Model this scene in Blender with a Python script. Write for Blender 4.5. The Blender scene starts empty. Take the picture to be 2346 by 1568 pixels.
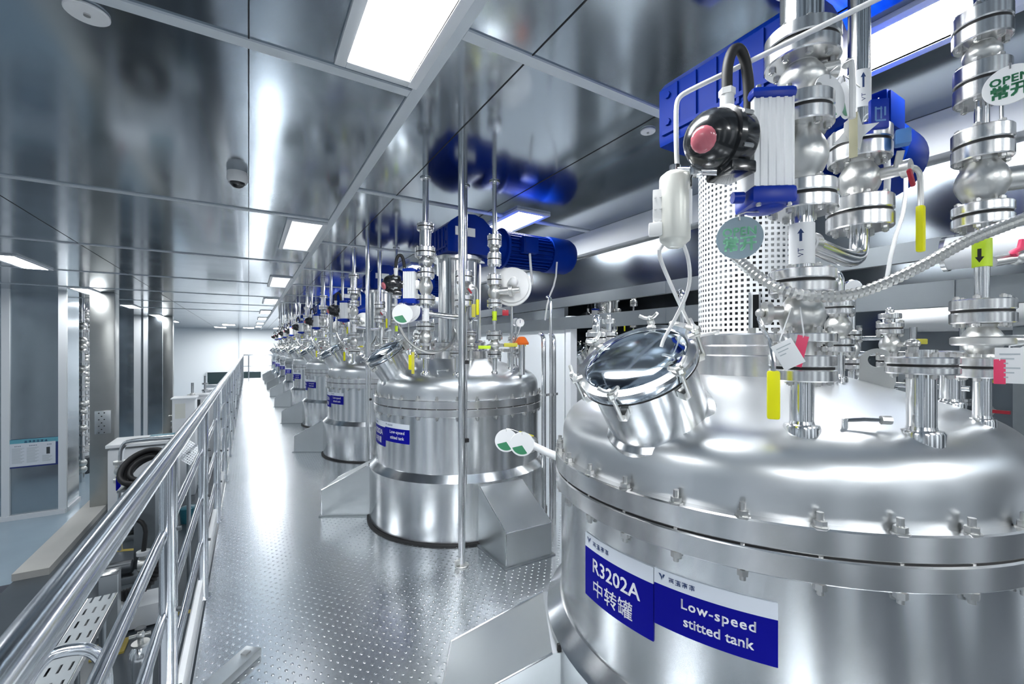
import bpy, bmesh, math, random
from mathutils import Vector as V, Matrix
PI = math.pi
R = math.radians
SC = bpy.context.scene
COL = SC.collection
random.seed(7)

# ------------------------------------------------------------------ camera, world, exposure
YAW = R(31.1)
FPX = 1000.0                      # focal length in pixels of the 2346 px wide frame
EYE = 1.5                         # eye height above the walkway
cam = bpy.data.cameras.new('camera')
cam.sensor_width = 36.0
cam.lens = 36.0 * FPX / 2346.0
cam.shift_y = 13.0 / 2346.0
cam.clip_start = 0.02
co = bpy.data.objects.new('camera', cam)
COL.objects.link(co)
co.location = (0, 0, EYE)
co.rotation_euler = (R(90), 0, -YAW)
SC.camera = co
w = bpy.data.worlds.new('hall_ambient')
SC.world = w
w.use_nodes = True
bg = w.node_tree.nodes['Background']
bg.inputs[0].default_value = (0.70, 0.78, 0.86, 1)
bg.inputs[1].default_value = 0.22
SC.view_settings.view_transform = 'Standard'
SC.view_settings.look = 'None'
SC.view_settings.gamma = 1.0
SC.view_settings.use_curve_mapping = False
SC.view_settings.exposure = 1.75
LIGHT = 13.0                       # ceiling panel emission
CEIL = 2.86                       # ceiling height above the walkway
GROUND = -2.5                     # lower hall floor
FWD = V((math.sin(YAW), math.cos(YAW), 0)); RGT = V((math.cos(YAW), -math.sin(YAW), 0))

def at(px, py, d):                # photo pixel + depth along the view axis -> world point
    return d * FWD + (px - 1173) / FPX * d * RGT + V((0, 0, EYE + (797 - py) / FPX * d))
def onground(px, py, z=GROUND):
    return at(px, py, (EYE - z) / ((py - 797) / FPX))

# ------------------------------------------------------------------ materials
MAT = {}
def mat(name, col, metal=0.0, rough=0.5, emit=0, bump=0, bscale=30, rvar=0, cvar=0, stretch=(1, 1, 1), alpha=1, coat=0, spec=0.5, trans=0):
    m = bpy.data.materials.new(name); m.use_nodes = True
    nt = m.node_tree; b = nt.nodes['Principled BSDF']
    b.inputs['Base Color'].default_value = (*col, 1)
    b.inputs['Metallic'].default_value = metal
    b.inputs['Roughness'].default_value = rough
    b.inputs['Specular IOR Level'].default_value = spec
    b.inputs['Coat Weight'].default_value = coat
    b.inputs['Alpha'].default_value = alpha
    b.inputs['Transmission Weight'].default_value = trans
    if emit:
        b.inputs['Emission Color'].default_value = (*col, 1)
        b.inputs['Emission Strength'].default_value = emit
    if bump or rvar or cvar:
        tc = nt.nodes.new('ShaderNodeTexCoord'); mp = nt.nodes.new('ShaderNodeMapping')
        mp.inputs['Scale'].default_value = stretch
        nz = nt.nodes.new('ShaderNodeTexNoise'); nz.inputs['Scale'].default_value = bscale; nz.inputs['Detail'].default_value = 4
        nt.links.new(tc.outputs['Object'], mp.inputs[0]); nt.links.new(mp.outputs[0], nz.inputs['Vector'])
        if bump:
            bp = nt.nodes.new('ShaderNodeBump'); bp.inputs['Strength'].default_value = bump; bp.inputs['Distance'].default_value = 0.01
            nt.links.new(nz.outputs[0], bp.inputs['Height']); nt.links.new(bp.outputs[0], b.inputs['Normal'])
        if rvar:
            mr = nt.nodes.new('ShaderNodeMapRange'); mr.inputs['To Min'].default_value = max(0.02, rough - rvar); mr.inputs['To Max'].default_value = rough + rvar
            nt.links.new(nz.outputs[0], mr.inputs[0]); nt.links.new(mr.outputs[0], b.inputs['Roughness'])
        if cvar:
            cr = nt.nodes.new('ShaderNodeMix'); cr.data_type = 'RGBA'
            cr.inputs[6].default_value = (*[c * (1 - cvar) for c in col], 1); cr.inputs[7].default_value = (*[min(1, c * (1 + cvar)) for c in col], 1)
            nt.links.new(nz.outputs[0], cr.inputs[0]); nt.links.new(cr.outputs[2], b.inputs['Base Color'])
    MAT[name] = m
    return m
mat('ceiling_steel', (0.40, 0.45, 0.50), 1, 0.13, bump=0.03, bscale=1.6, rvar=0.06, cvar=0.12)
mat('panel_steel', (0.38, 0.43, 0.47), 1, 0.17, bump=0.02, bscale=2, rvar=0.06, cvar=0.1)
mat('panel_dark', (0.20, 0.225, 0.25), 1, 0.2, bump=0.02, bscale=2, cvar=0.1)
mat('tank_steel', (0.74, 0.76, 0.775), 1, 0.23, rvar=0.09, cvar=0.16, bscale=9, stretch=(1, 1, 0.05))  # vertical streaks in the base colour imitate reflected light bands
mat('dome_steel', (0.76, 0.78, 0.795), 1, 0.32, cvar=0.05, bscale=5)
mat('pipe_steel', (0.78, 0.79, 0.80), 1, 0.17)
mat('rail_steel', (0.72, 0.75, 0.79), 1, 0.16, rvar=0.04, bscale=8)
mat('cast_steel', (0.72, 0.72, 0.70), 1, 0.36, bump=0.06, bscale=120)
mat('flange_steel', (0.80, 0.80, 0.80), 1, 0.24, cvar=0.06, bscale=40)
mat('bolt_steel', (0.62, 0.62, 0.61), 1, 0.32)
mat('cover_steel', (0.60, 0.63, 0.645), 1, 0.33, rvar=0.08, cvar=0.06, bscale=5)
mat('column_steel', (0.42, 0.43, 0.42), 1, 0.32, rvar=0.08, cvar=0.12, bscale=3)
mat('beam_steel', (0.33, 0.36, 0.38), 1, 0.42, cvar=0.08, bscale=6)
mat('hose_steel', (0.62, 0.62, 0.60), 1, 0.38)
mat('trim_white', (0.66, 0.71, 0.75), 0, 0.45)
mat('frame_white', (0.80, 0.83, 0.86), 0, 0.4)
mat('white_paint', (0.83, 0.85, 0.87), 0, 0.35)
mat('wall_white', (0.84, 0.88, 0.91), 0, 0.5)
mat('bulkhead_white', (0.90, 0.92, 0.94), 0, 0.4)
mat('white_plastic', (0.86, 0.86, 0.85), 0, 0.35)
mat('cream_plastic', (0.78, 0.78, 0.72), 0.25, 0.35)
mat('actuator_white', (0.94, 0.95, 0.96), 0, 0.4)
mat('motor_blue', (0.0006, 0.024, 0.25), 0, 0.4, spec=0.1, cvar=0.12, bscale=9)
mat('cap_blue', (0.002, 0.032, 0.38), 0, 0.35, spec=0.3)
mat('sign_blue', (0.002, 0.003, 0.30), 0, 0.5, spec=0.12)
mat('sign_white', (0.80, 0.85, 0.93), 0, 0.42)
mat('letter_white', (0.92, 0.93, 1.0), 0, 0.45)
mat('letter_navy', (0.02, 0.05, 0.16), 0, 0.5)
mat('black_rubber', (0.012, 0.012, 0.013), 0, 0.55)
mat('seam_black', (0.01, 0.012, 0.014), 0, 0.7)
mat('black_plastic', (0.012, 0.013, 0.015), 0, 0.22, coat=0.5)
mat('dark_shaft', (0.03, 0.032, 0.035), 0.6, 0.4)
mat('dark_metal', (0.10, 0.11, 0.12), 0.8, 0.4)
mat('pink_window', (0.62, 0.16, 0.20), 0, 0.2, coat=0.6)
mat('yellow', (0.95, 0.92, 0.0), 0, 0.4)
mat('dull_yellow', (0.60, 0.55, 0.06), 0, 0.45)
mat('lime', (0.62, 0.86, 0.03), 0, 0.4)
mat('green_print', (0.05, 0.26, 0.13), 0, 0.5)
mat('mint_print', (0.38, 0.85, 0.58), 0, 0.5)
mat('tag_clear', (0.33, 0.43, 0.49), 0, 0.25)
mat('tag_white', (0.88, 0.89, 0.90), 0, 0.4)
mat('pink_tag', (0.85, 0.06, 0.16), 0, 0.45)
mat('red_paint', (0.42, 0.012, 0.03), 0, 0.4)
mat('orange', (0.75, 0.14, 0.01), 0, 0.45)
mat('teal', (0.03, 0.18, 0.24), 0, 0.4)
mat('pale_tape', (0.70, 0.66, 0.45), 0, 0.5)
mat('sky_blue', (0.10, 0.26, 0.60), 0, 0.4)
mat('window_dark', (0.03, 0.05, 0.055), 0, 0.08, spec=0.8)
mat('epoxy_blue', (0.36, 0.46, 0.54), 0, 0.22, cvar=0.06, bscale=2)
mat('epoxy_grey', (0.085, 0.10, 0.115), 0, 0.25, cvar=0.12, bscale=1.5)
mat('epoxy_dark', (0.055, 0.055, 0.075), 0, 0.3, cvar=0.15, bscale=1.5)
mat('kerb_beige', (0.58, 0.57, 0.54), 0, 0.5, cvar=0.06, bscale=4)
mat('line_yellow', (0.50, 0.38, 0.08), 0, 0.5)
mat('board_blue', (0.02, 0.04, 0.20), 0, 0.35)
mat('board_cyan', (0.14, 0.42, 0.52), 0, 0.35)
mat('board_page', (0.74, 0.78, 0.84), 0, 0.4)
mat('print_grey', (0.50, 0.55, 0.58), 0, 0.5)
mat('glass_lid', (0.60, 0.66, 0.72), 1, 0.07)
mat('wall_dark', (0.10, 0.115, 0.13), 0, 0.5)
mat('light_on', (0.96, 0.985, 1.0), 0, 0.5, emit=LIGHT)
mat('light_dim', (0.94, 0.97, 1.0), 0, 0.5, emit=0.62)  # weak emission adds a pale glow to the unlit diffusers
# chequered walkway plate: raised dots in a staggered grid
def floor_mat():
    m = bpy.data.materials.new('walkway_plate'); m.use_nodes = True; nt = m.node_tree; b = nt.nodes['Principled BSDF']; L = nt.links.new
    b.inputs['Base Color'].default_value = (0.68, 0.71, 0.735, 1); b.inputs['Metallic'].default_value = 1
    g = nt.nodes.new('ShaderNodeNewGeometry'); s = nt.nodes.new('ShaderNodeSeparateXYZ'); L(g.outputs['Position'], s.inputs[0])
    def mth(op, a, bb=None, clamp=False):
        n = nt.nodes.new('ShaderNodeMath'); n.operation = op; n.use_clamp = clamp
        for i, q in enumerate((a, bb)):
            if q is None: continue
            if isinstance(q, (int, float)): n.inputs[i].default_value = q
            else: L(q, n.inputs[i])
        return n.outputs[0]
    k = PI / 0.027
    sx = mth('SINE', mth('MULTIPLY', s.outputs[0], k)); sy = mth('SINE', mth('MULTIPLY', s.outputs[1], k * 0.8))
    h = mth('MULTIPLY', mth('SUBTRACT', mth('MULTIPLY', sx, sy), 0.70), 4.0, True)
    nz = nt.nodes.new('ShaderNodeTexNoise'); nz.inputs['Scale'].default_value = 1.4; nz.inputs['Detail'].default_value = 5; L(g.outputs['Position'], nz.inputs['Vector'])
    bp = nt.nodes.new('ShaderNodeBump'); bp.inputs['Strength'].default_value = 0.8; bp.inputs['Distance'].default_value = 0.005
    L(h, bp.inputs['Height']); L(bp.outputs[0], b.inputs['Normal'])
    mr = nt.nodes.new('ShaderNodeMapRange'); mr.inputs['To Min'].default_value = 0.21; mr.inputs['To Max'].default_value = 0.29
    L(nz.outputs[0], mr.inputs[0]); L(mr.outputs[0], b.inputs['Roughness'])
    MAT['walkway_plate'] = m
floor_mat()
def brushed(name, an):            # fine brushing round the vessel's axis
    nt = MAT[name].node_tree; b = nt.nodes['Principled BSDF']
    tg = nt.nodes.new('ShaderNodeTangent'); tg.direction_type = 'RADIAL'; tg.axis = 'Z'
    nt.links.new(tg.outputs[0], b.inputs['Tangent']); b.inputs['Anisotropic'].default_value = an; b.inputs['Anisotropic Rotation'].default_value = 0.25
brushed('tank_steel', 0.75)

# ------------------------------------------------------------------ mesh builder
ORG = {}
def frame(d):                     # a rotation whose z axis is d
    return V(d).normalized().to_track_quat('Z', 'Y').to_matrix()
class B:
    def __init__(s): s.bm = bmesh.new()
    def _add(s, vs, fs):
        bv = [s.bm.verts.new(v) for v in vs]
        for f in fs:
            try: s.bm.faces.new([bv[i] for i in f])
            except ValueError: pass
        return s
    def box(s, c, size, rot=None, bev=0.0):
        c = V(c); hx, hy, hz = [q / 2 for q in size]
        t = bmesh.new(); bmesh.ops.create_cube(t, size=1)
        for v in t.verts: v.co = V((v.co.x * 2 * hx, v.co.y * 2 * hy, v.co.z * 2 * hz))
        if bev: bmesh.ops.bevel(t, geom=list(t.edges), offset=bev, segments=2, affect='EDGES', profile=0.6)
        M = rot if rot is not None else Matrix.Identity(3)
        t.verts.index_update()
        s._add([M @ v.co + c for v in t.verts], [[v.index for v in f.verts] for f in t.faces]); t.free()
        return s
    def lathe(s, prof, n=32, o=(0, 0, 0), d=(0, 0, 1), closed=False, a0=0, a1=2 * PI):
        M = frame(d); o = V(o); full = abs(a1 - a0 - 2 * PI) < 1e-6
        vs = []; fs = []; k = n if full else n + 1; P = len(prof)
        for i in range(k):
            a = a0 + (a1 - a0) * i / n; ca, sa = math.cos(a), math.sin(a)
            for r, z in prof: vs.append(M @ V((r * ca, r * sa, z)) + o)
        for i in range(n):
            j = (i + 1) % k
            for q in range(P - 1 if not closed else P):
                p = (q + 1) % P
                fs.append([i * P + q, j * P + q, j * P + p, i * P + p])
        s._add(vs, fs); s.bm.verts.ensure_lookup_table()
        return s
    def cyl(s, p0, p1, r0, r1=None, n=20):
        p0 = V(p0); p1 = V(p1); r1 = r0 if r1 is None else r1; h = (p1 - p0).length
        return s.lathe([(0, 0), (r0, 0), (r1, h), (0, h)], n, p0, p1 - p0)
    def disc(s, c, d, r, th, n=28, bev=0.0):   # solid disc with chamfer
        c = V(c); b = bev
        return s.lathe([(0, -th / 2), (r - b, -th / 2), (r, -th / 2 + b), (r, th / 2 - b), (r - b, th / 2), (0, th / 2)], n, c, d)
    def ball(s, c, r, n=18, sq=(1, 1, 1), d=(0, 0, 1)):
        M = frame(d); c = V(c); m = n // 2
        pr = [(math.sin(PI * i / m) * r, -math.cos(PI * i / m) * r) for i in range(m + 1)]
        vs = []; P = len(pr); fs = []
        for i in range(n):
            a = 2 * PI * i / n
            for q, z in pr: vs.append(M @ V((q * math.cos(a) * sq[0], q * math.sin(a) * sq[1], z * sq[2])) + c)
        for i in range(n):
            j = (i + 1) % n
            for q in range(P - 1): fs.append([i * P + q, j * P + q, j * P + q + 1, i * P + q + 1])
        return s._add(vs, fs)
    def tube(s, pts, r, n=10, smooth=0, wav=None):
        pts = [V(p) for p in pts]
        for _ in range(smooth):
            q = [pts[0]]
            for a, b in zip(pts, pts[1:]): q += [a * .75 + b * .25, a * .25 + b * .75]
            pts = q + [pts[-1]]
        if wav:                   # resample and corrugate
            step = wav; out = [pts[0]]; acc = 0.0
            for a, b in zip(pts, pts[1:]):
                L = (b - a).length
                t = step - acc
                while t < L: out.append(a + (b - a) * (t / L)); t += step
                acc = (acc + L) % step
            pts = out
        vs = []; fs = []; up = None; N = len(pts)
        for i, p in enumerate(pts):
            d = (pts[min(i + 1, N - 1)] - pts[max(i - 1, 0)]).normalized()
            if up is None: up = d.orthogonal().normalized()
            up = (up - d * up.dot(d)).normalized(); sd = d.cross(up)
            rr = r * (1.0 if not wav else (1.0 if i % 2 else 0.76))
            for k in range(n):
                a = 2 * PI * k / n; vs.append(p + (up * math.cos(a) + sd * math.sin(a)) * rr)
        for i in range(N - 1):
            for k in range(n):
                k2 = (k + 1) % n; fs.append([i * n + k, i * n + k2, (i + 1) * n + k2, (i + 1) * n + k])
        fs.append(list(range(n))[::-1]); fs.append([(N - 1) * n + k for k in range(n)])
        return s._add(vs, fs)
    def prism(s, poly, f, h):     # poly in 2d, f maps (u,v,w)->world, w from 0..h
        n = len(poly); vs = [f(u, v, 0) for u, v in poly] + [f(u, v, h) for u, v in poly]
        fs = [list(range(n))[::-1], [n + i for i in range(n)]] + [[i, (i + 1) % n, n + (i + 1) % n, n + i] for i in range(n)]
        return s._add(vs, fs)
    def quadgrid(s, f, nu, nv):
        vs = [f(i / nu, j / nv) for i in range(nu + 1) for j in range(nv + 1)]
        return s._add(vs, [[i * (nv + 1) + j, (i + 1) * (nv + 1) + j, (i + 1) * (nv + 1) + j + 1, i * (nv + 1) + j + 1] for i in range(nu) for j in range(nv)])
    def mesh(s, name, m, org, ang=38):
        bmesh.ops.remove_doubles(s.bm, verts=s.bm.verts, dist=1e-6)
        bmesh.ops.recalc_face_normals(s.bm, faces=s.bm.faces)
        for v in s.bm.verts: v.co -= org
        me = bpy.data.meshes.new(name); s.bm.to_mesh(me); s.bm.free()
        me.materials.append(MAT[m])
        me.polygons.foreach_set('use_smooth', [True] * len(me.polygons)); me.set_sharp_from_angle(angle=R(ang))
        return me
    def out(s, name, m, parent=None, label=None, cat=None, group=None, kind=None, ang=38, org=None):
        if parent is not None: og = ORG[parent]
        elif org is not None: og = V(org)
        else:
            xs = [v.co for v in s.bm.verts]
            og = V(((min(c.x for c in xs) + max(c.x for c in xs)) / 2, (min(c.y for c in xs) + max(c.y for c in xs)) / 2, min(c.z for c in xs)))
        o = bpy.data.objects.new(name, s.mesh(name, m, og, ang)); COL.objects.link(o)
        ORG[o] = og
        if parent is not None: o.parent = parent
        else: o.location = og
        return tag(o, label, cat, group, kind)
def tag(o, label=None, cat=None, group=None, kind=None):
    if label: o['label'] = label
    if cat: o['category'] = cat
    if group: o['group'] = group
    if kind: o['kind'] = kind
    return o
def thing(name, label, cat, loc, group=None):
    o = bpy.data.objects.new(name, None); COL.objects.link(o); o.empty_display_size = 0.05
    o.location = loc; ORG[o] = V(loc)
    return tag(o, label, cat, group)
SH = {}
def shared(key, fn, m, name, parent, p, rot=None, label=None):   # small repeated part, mesh data shared
    if key not in SH: SH[key] = fn().mesh(name, m, V((0, 0, 0)))
    o = bpy.data.objects.new(name, SH[key]); COL.objects.link(o); o.parent = parent
    o.location = V(p) - ORG[parent]; ORG[o] = V(p)
    if rot is not None: o.rotation_euler = rot.to_euler()
    return tag(o, label)
KIDS = {}
def kids(o): return [c for c in bpy.data.objects if c.parent == o]
def copy_tree(o, shift, label=None, group=None, skip=(), index=None):
    r = o.copy(); COL.objects.link(r); r.location = o.location + V(shift)
    if label: r['label'] = label
    if group: r['group'] = group
    for c in index[o]:
        if c.name.split('.')[0] in skip: continue
        k = c.copy(); COL.objects.link(k); k.parent = r
        for g in index.get(c, ()):
            if g.name.split('.')[0] in skip: continue
            d = g.copy(); COL.objects.link(d); d.parent = k
    return r
def struct(b, name, m, label=None, ang=30): return b.out(name, m, kind='structure', label=label, ang=ang)

# ------------------------------------------------------------------ lettering
def glyphs(body, size, bold=0.0, space=1.0):
    c = bpy.data.curves.new('t', 'FONT'); c.body = body; c.size = size; c.resolution_u = 2; c.offset = bold; c.align_x = 'CENTER'; c.space_character = space
    o = bpy.data.objects.new('t', c); COL.objects.link(o); bpy.context.view_layer.update()
    me = bpy.data.meshes.new_from_object(o.evaluated_get(bpy.context.evaluated_depsgraph_get()))
    r = ([v.co.copy() for v in me.vertices], [list(p.vertices) for p in me.polygons])
    bpy.data.objects.remove(o); bpy.data.curves.remove(c); bpy.data.meshes.remove(me)
    return r
def put_text(b, g, f, x=0, y=0, sx=1, sy=1, bold=0.0):
    for dx, dy in (((0, 0),) if not bold else ((-bold, -bold), (bold, -bold), (-bold, bold), (bold, bold))):
        b._add([f(v.x * sx + x + dx, v.y * sy + y + dy) for v in g[0]], g[1])
def marks(b, f, x, y, s, n, seed, gap=1.25):     # illegible tiny characters as clusters of strokes
    rr = random.Random(seed)
    for i in range(n):
        x0 = x + i * s * gap
        st = [(0, .82, 1, .95), (.1, .42, .9, .55), (0, 0, 1, .12), (.42, 0, .56, 1), (.1, .1, .22, .6), (.78, .1, .9, .7)]
        st += [(.3, .22, .98, .32), (.25, .6, .8, .7), (.6, .3, .7, .95)]
        rr.shuffle(st)
        for (a, b0, c, d) in st[:7]:
            b._add([f(x0 + a * s, y + b0 * s), f(x0 + c * s, y + b0 * s), f(x0 + c * s, y + d * s), f(x0 + a * s, y + d * s)], [[0, 1, 2, 3]])

# ================================================================== THE SETTING
XR = 3.46                          # plane of the right partition
struct(B().box((1.85, 12.2, -0.04), (4.13, 25.6, 0.08)).box((5.6, 12.2, -0.04), (3.37, 25.6, 0.08)), 'floor', 'walkway_plate', 'stainless dot-patterned walkway plate beside the tanks')
c = B().box((1.2, 17.0, CEIL + 0.05), (13.6, 42, 0.1)); struct(c, 'ceiling', 'ceiling_steel', 'mirror-like stainless panelled ceiling')
n = 1
def trim(b, m='trim_white', label=None):
    global n
    o = struct(b, 'trim_%d' % n, m, label); n += 1
    return o
trim(B().box((0.764, 16.7, CEIL - 0.006), (0.066, 41, 0.012)), label='long pale strip along the ceiling beside the light panels')
for y in (2.27, 5.02, 7.8, 10.6, 13.4, 16.2, 19): trim(B().box((-2.35, y, CEIL - 0.005), (6.16, 0.062, 0.010)))
for y in (1.72, 3.90, 6.08, 8.26, 10.44, 12.6, 14.8): trim(B().box((2.125, y, CEIL - 0.005), (2.65, 0.062, 0.010)))
for x in (0.0, 1.13, -1.9, 2.05): trim(B().box((x, 16.7, CEIL - 0.001), (0.006, 41, 0.003)), 'seam_black')
# right partition: solid beyond the second tank, open under two beams beside the first
struct(B().box((XR + 0.06, 14.9, 0.94), (0.1, 20.9, 1.88)), 'wall_right', 'wall_white', 'white wall behind the tank row')
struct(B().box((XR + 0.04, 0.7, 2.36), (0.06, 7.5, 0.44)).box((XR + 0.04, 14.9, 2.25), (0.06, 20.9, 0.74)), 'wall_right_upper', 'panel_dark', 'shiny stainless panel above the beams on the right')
struct(B().box((XR + 0.05, 10.9, 2.735), (0.24, 28, 0.25), bev=0.012), 'trim_cornice', 'bulkhead_white', 'bright white boxed bulkhead under the ceiling on the right')
for z0, z1, nm in ((2.02, 2.14, 'upper'), (1.735, 1.885, 'lower')):
    b = B(); zc = (z0 + z1) / 2; h = z1 - z0
    b.box((XR - 0.03, 11, zc), (0.012, 28, h)).box((XR - 0.005, 11, z1 - 0.006), (0.04, 28, 0.012)).box((XR - 0.005, 11, z0 + 0.006), (0.04, 28, 0.012))
    for y in (-1.2, 0.9, 2.9): b.box((XR - 0.04, y, zc), (0.012, 0.16, h * 0.98))
    struct(b, 'beam_' + nm, 'beam_steel', '%s of two grey steel beams behind the nearest tank' % nm)
for y in (4.36, 0.05): struct(B().box((XR + 0.05, y, 0.95), (0.10, 0.10, 1.9)), 'pillar_right', 'frame_white')
struct(B().box((0.6, -4.0, 0.2), (13.4, 0.1, 5.4)), 'wall_back', 'wall_dark', 'dark wall added behind the viewer to deepen reflections')  # out of view, added so the steel has something dark to reflect
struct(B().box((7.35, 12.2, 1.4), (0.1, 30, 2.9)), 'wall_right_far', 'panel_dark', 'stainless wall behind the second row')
struct(B().box((2.0, 37.5, 0.2), (5.1, 0.1, 5.5)), 'wall_far', 'wall_white', 'white end wall at the far end of the hall')
struct(B().box((-3.3, 37.6, 0.2), (5.6, 0.1, 5.5)), 'wall_far_left', 'wall_white', 'pale end wall of the lower hall')
trim(B().box((-0.53, 37.4, 0.2), (0.12, 0.12, 5.4)), 'trim_white')
for i, (x0, x1, z0, z1) in enumerate(((-2.52, -0.72, -1.12, -0.22), (-0.42, 0.80, -1.0, -0.22))):
    zz = struct(B().box(((x0 + x1) / 2, 37.42, (z0 + z1) / 2), (x1 - x0, 0.05, z1 - z0)), 'window_%d' % (i + 1), 'window_dark', ('dark window low on the end wall left of the corner', 'dark window low on the end wall beyond the walkway')[i])
    fb = B()
    for zq in (z0, z1): fb.box(((x0 + x1) / 2, 37.40, zq), (x1 - x0 + 0.1, 0.07, 0.05))
    for xq in (x0, x1): fb.box((xq, 37.40, (z0 + z1) / 2), (0.05, 0.07, z1 - z0))
    fb.out('window_frame', 'frame_white', zz)
# left: stainless partitions of the lower hall, with white frames
for y in (-3.2, -0.9, 1.4, 3.7, 6.0, 8.3, 10.6):  # unseen light and dark panels, added as bands for the tanks to mirror
    struct(B().box((-6.0, y + 0.5, 0.18), (0.1, 1.0, 5.36)), 'wall_left_near', 'wall_white', 'unseen white wall panel added beside the viewer for reflected bands')
    struct(B().box((-6.02, y + 1.65, 0.18), (0.08, 1.3, 5.36)), 'wall_left_near', 'panel_steel', 'unseen steel wall panel added beside the viewer for reflected bands')
for x in (-4.6, -2.6, -0.6, 1.6, 3.4): struct(B().box((x, -3.93, 0.9), (0.7, 0.06, 3.9)), 'trim_reflector', 'wall_white', 'white panel added behind the viewer for reflected bands')  # unseen bright uprights put in for vertical reflections on the tank steel
WH = CEIL - GROUND; WZ = (CEIL + GROUND) / 2
struct(B().box((-4.75, 14.75, WZ), (1.9, 0.12, WH)).box((-3.86, 15.2, WZ), (0.10, 0.92, WH)), 'wall_left', 'panel_steel', 'shiny stainless partition behind the notice board')
struct(B().box((-4.55, 24.2, WZ), (2.95, 0.12, WH)), 'wall_left_rear', 'panel_steel', 'second stainless partition farther down the lower hall')
struct(B().box((-6.05, 26, WZ), (0.1, 24, WH)), 'wall_left_side', 'panel_steel', 'stainless side wall of the lower hall')
for x, y, wd in ((-4.80, 14.66, 0.13), (-3.85, 14.66, 0.15), (-4.05, 24.10, 0.22), (-3.78, 24.10, 0.14), (-3.13, 24.10, 0.16)):
    trim(B().box((x, y, WZ), (wd, 0.06, WH)), 'frame_white')
trim(B().box((-4.75, 14.64, -2.45), (1.92, 0.10, 0.10)).box((-3.80, 15.2, -2.45), (0.06, 0.92, 0.10)), 'white_paint')
struct(B().box((-4.75, 24.2, GROUND - 0.05), (2.6, 27, 0.1)), 'floor_lower_blue', 'epoxy_blue', 'light blue epoxy floor of the lower hall')
struct(B().box((-1.75, 20.0, GROUND - 0.05), (3.4, 36, 0.1)), 'floor_lower_grey', 'epoxy_grey', 'grey epoxy floor below the railing')
struct(B().box((-4.75, 6.3, GROUND - 0.052), (2.6, 8.8, 0.1)), 'floor_lower_dark', 'epoxy_dark', 'dark floor at the near end of the lower hall')
struct(B().box((-3.24, 17.6, GROUND + 0.06), (0.46, 13.6, 0.12)), 'trim_kerb', 'kerb_beige', 'beige kerb under the steel column')
for (x, y, s) in ((-3.08, 14.6, 0.46), (-2.98, 23.9, 0.34)):
    cb = B().box((x, y, WZ + 0.06), (s, s, WH - 0.12), bev=0.012)
    cb.box((x, y, -1.2), (s + 0.004, s + 0.004, 0.01)).box((x, y, 1.2), (s + 0.004, s + 0.004, 0.01))
    struct(cb, 'column', 'column_steel', 'stainless clad square column on the %s' % ('beige kerb nearby' if s > 0.4 else 'kerb farther down the hall'))
for k, (p, q) in enumerate((((255, 1264), (350, 1256)), ((385, 1412), (452, 1398)))):
    a, b_ = onground(*p), onground(*q); d = (b_ - a); wv = V((-d.y, d.x, 0)).normalized() * 0.05
    z = V((0, 0, 0.003))
    trim(B().prism([(0, 0), (1, 0), (1, 1), (0, 1)], lambda u, v, t: a + d * u + wv * (v * 2 - 1) + V((0, 0, t)), 0.004), 'line_yellow')

# ------------------------------------------------------------------ ceiling lights
def ceiling_light(x, y, L, on, label, wd=0.30):
    t = thing('ceiling_light', label, 'ceiling light', (x, y, CEIL), 'ceiling light panels')
    f = B(); fr = 0.05
    for sx in (-1, 1): f.box((x + sx * (wd / 2 + fr / 2), y, CEIL - 0.012), (fr, L + 2 * fr, 0.024), bev=0.004)
    for sy in (-1, 1): f.box((x, y + sy * (L / 2 + fr / 2), CEIL - 0.012), (wd, fr, 0.024), bev=0.004)
    f.out('light_frame', 'frame_white', t)
    B().box((x, y, CEIL - 0.007), (wd, L, 0.012)).out('diffuser', 'light_on' if on else 'light_dim', t, None if on else 'unlit diffuser with a faint added glow')
    return t
ORD = ['nearest', 'second', 'third', 'fourth', 'fifth', 'sixth', 'seventh', 'eighth', 'ninth', 'tenth']
for x_, lb_ in ((0.545, 'walkway'), (2.43, 'tank'), (-1.6, 'outer')): ceiling_light(x_, -2.7, 1.5, True, 'added fill light panel in the %s row behind the viewer' % lb_)  # unseen panels added as fill for surfaces facing the viewer
for x_, y_, lb_ in ((-1.6, 34.6, 'left'), (0.0, 34.6, 'middle'), (1.8, 34.6, 'right'), (-1.0, 30.5, 'lone')): ceiling_light(x_, y_, 1.5, True, '%s added light panel brightening the far end wall' % lb_, 0.6)  # extra panels added to whiten the far end wall
for i, (y, L) in enumerate(((1.42, 1.45), (5.9, 1.5), (10.2, 1.5), (14.5, 1.5), (19.0, 1.5), (23.4, 1.5), (28.0, 1.5), (32.5, 1.5))):
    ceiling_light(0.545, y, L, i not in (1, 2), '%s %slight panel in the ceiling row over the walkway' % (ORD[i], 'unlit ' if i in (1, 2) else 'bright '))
for i, y in enumerate((1.05, 4.25, 7.5, 10.8, 14.1)):
    ceiling_light(2.43, y, 1.2, True, '%s bright light panel in the ceiling row above the tanks' % ORD[i])
for i, y in enumerate((5.4, 0.9)): ceiling_light(-3.1, y, 1.3, True, '%s light panel over the lower hall beside the viewer' % ORD[i])
for i, y in enumerate((9.9, 14.2, 18.7, 23.4, 28.2)):
    ceiling_light(-3.3 if i else -3.1, y, 1.3, True, '%s bright light panel in the ceiling row over the lower hall' % ORD[i])
for i, y in enumerate((2.2, 5.4)): ceiling_light(5.6, y, 1.2, True, '%s light panel above the second row of equipment' % ORD[i])
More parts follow.
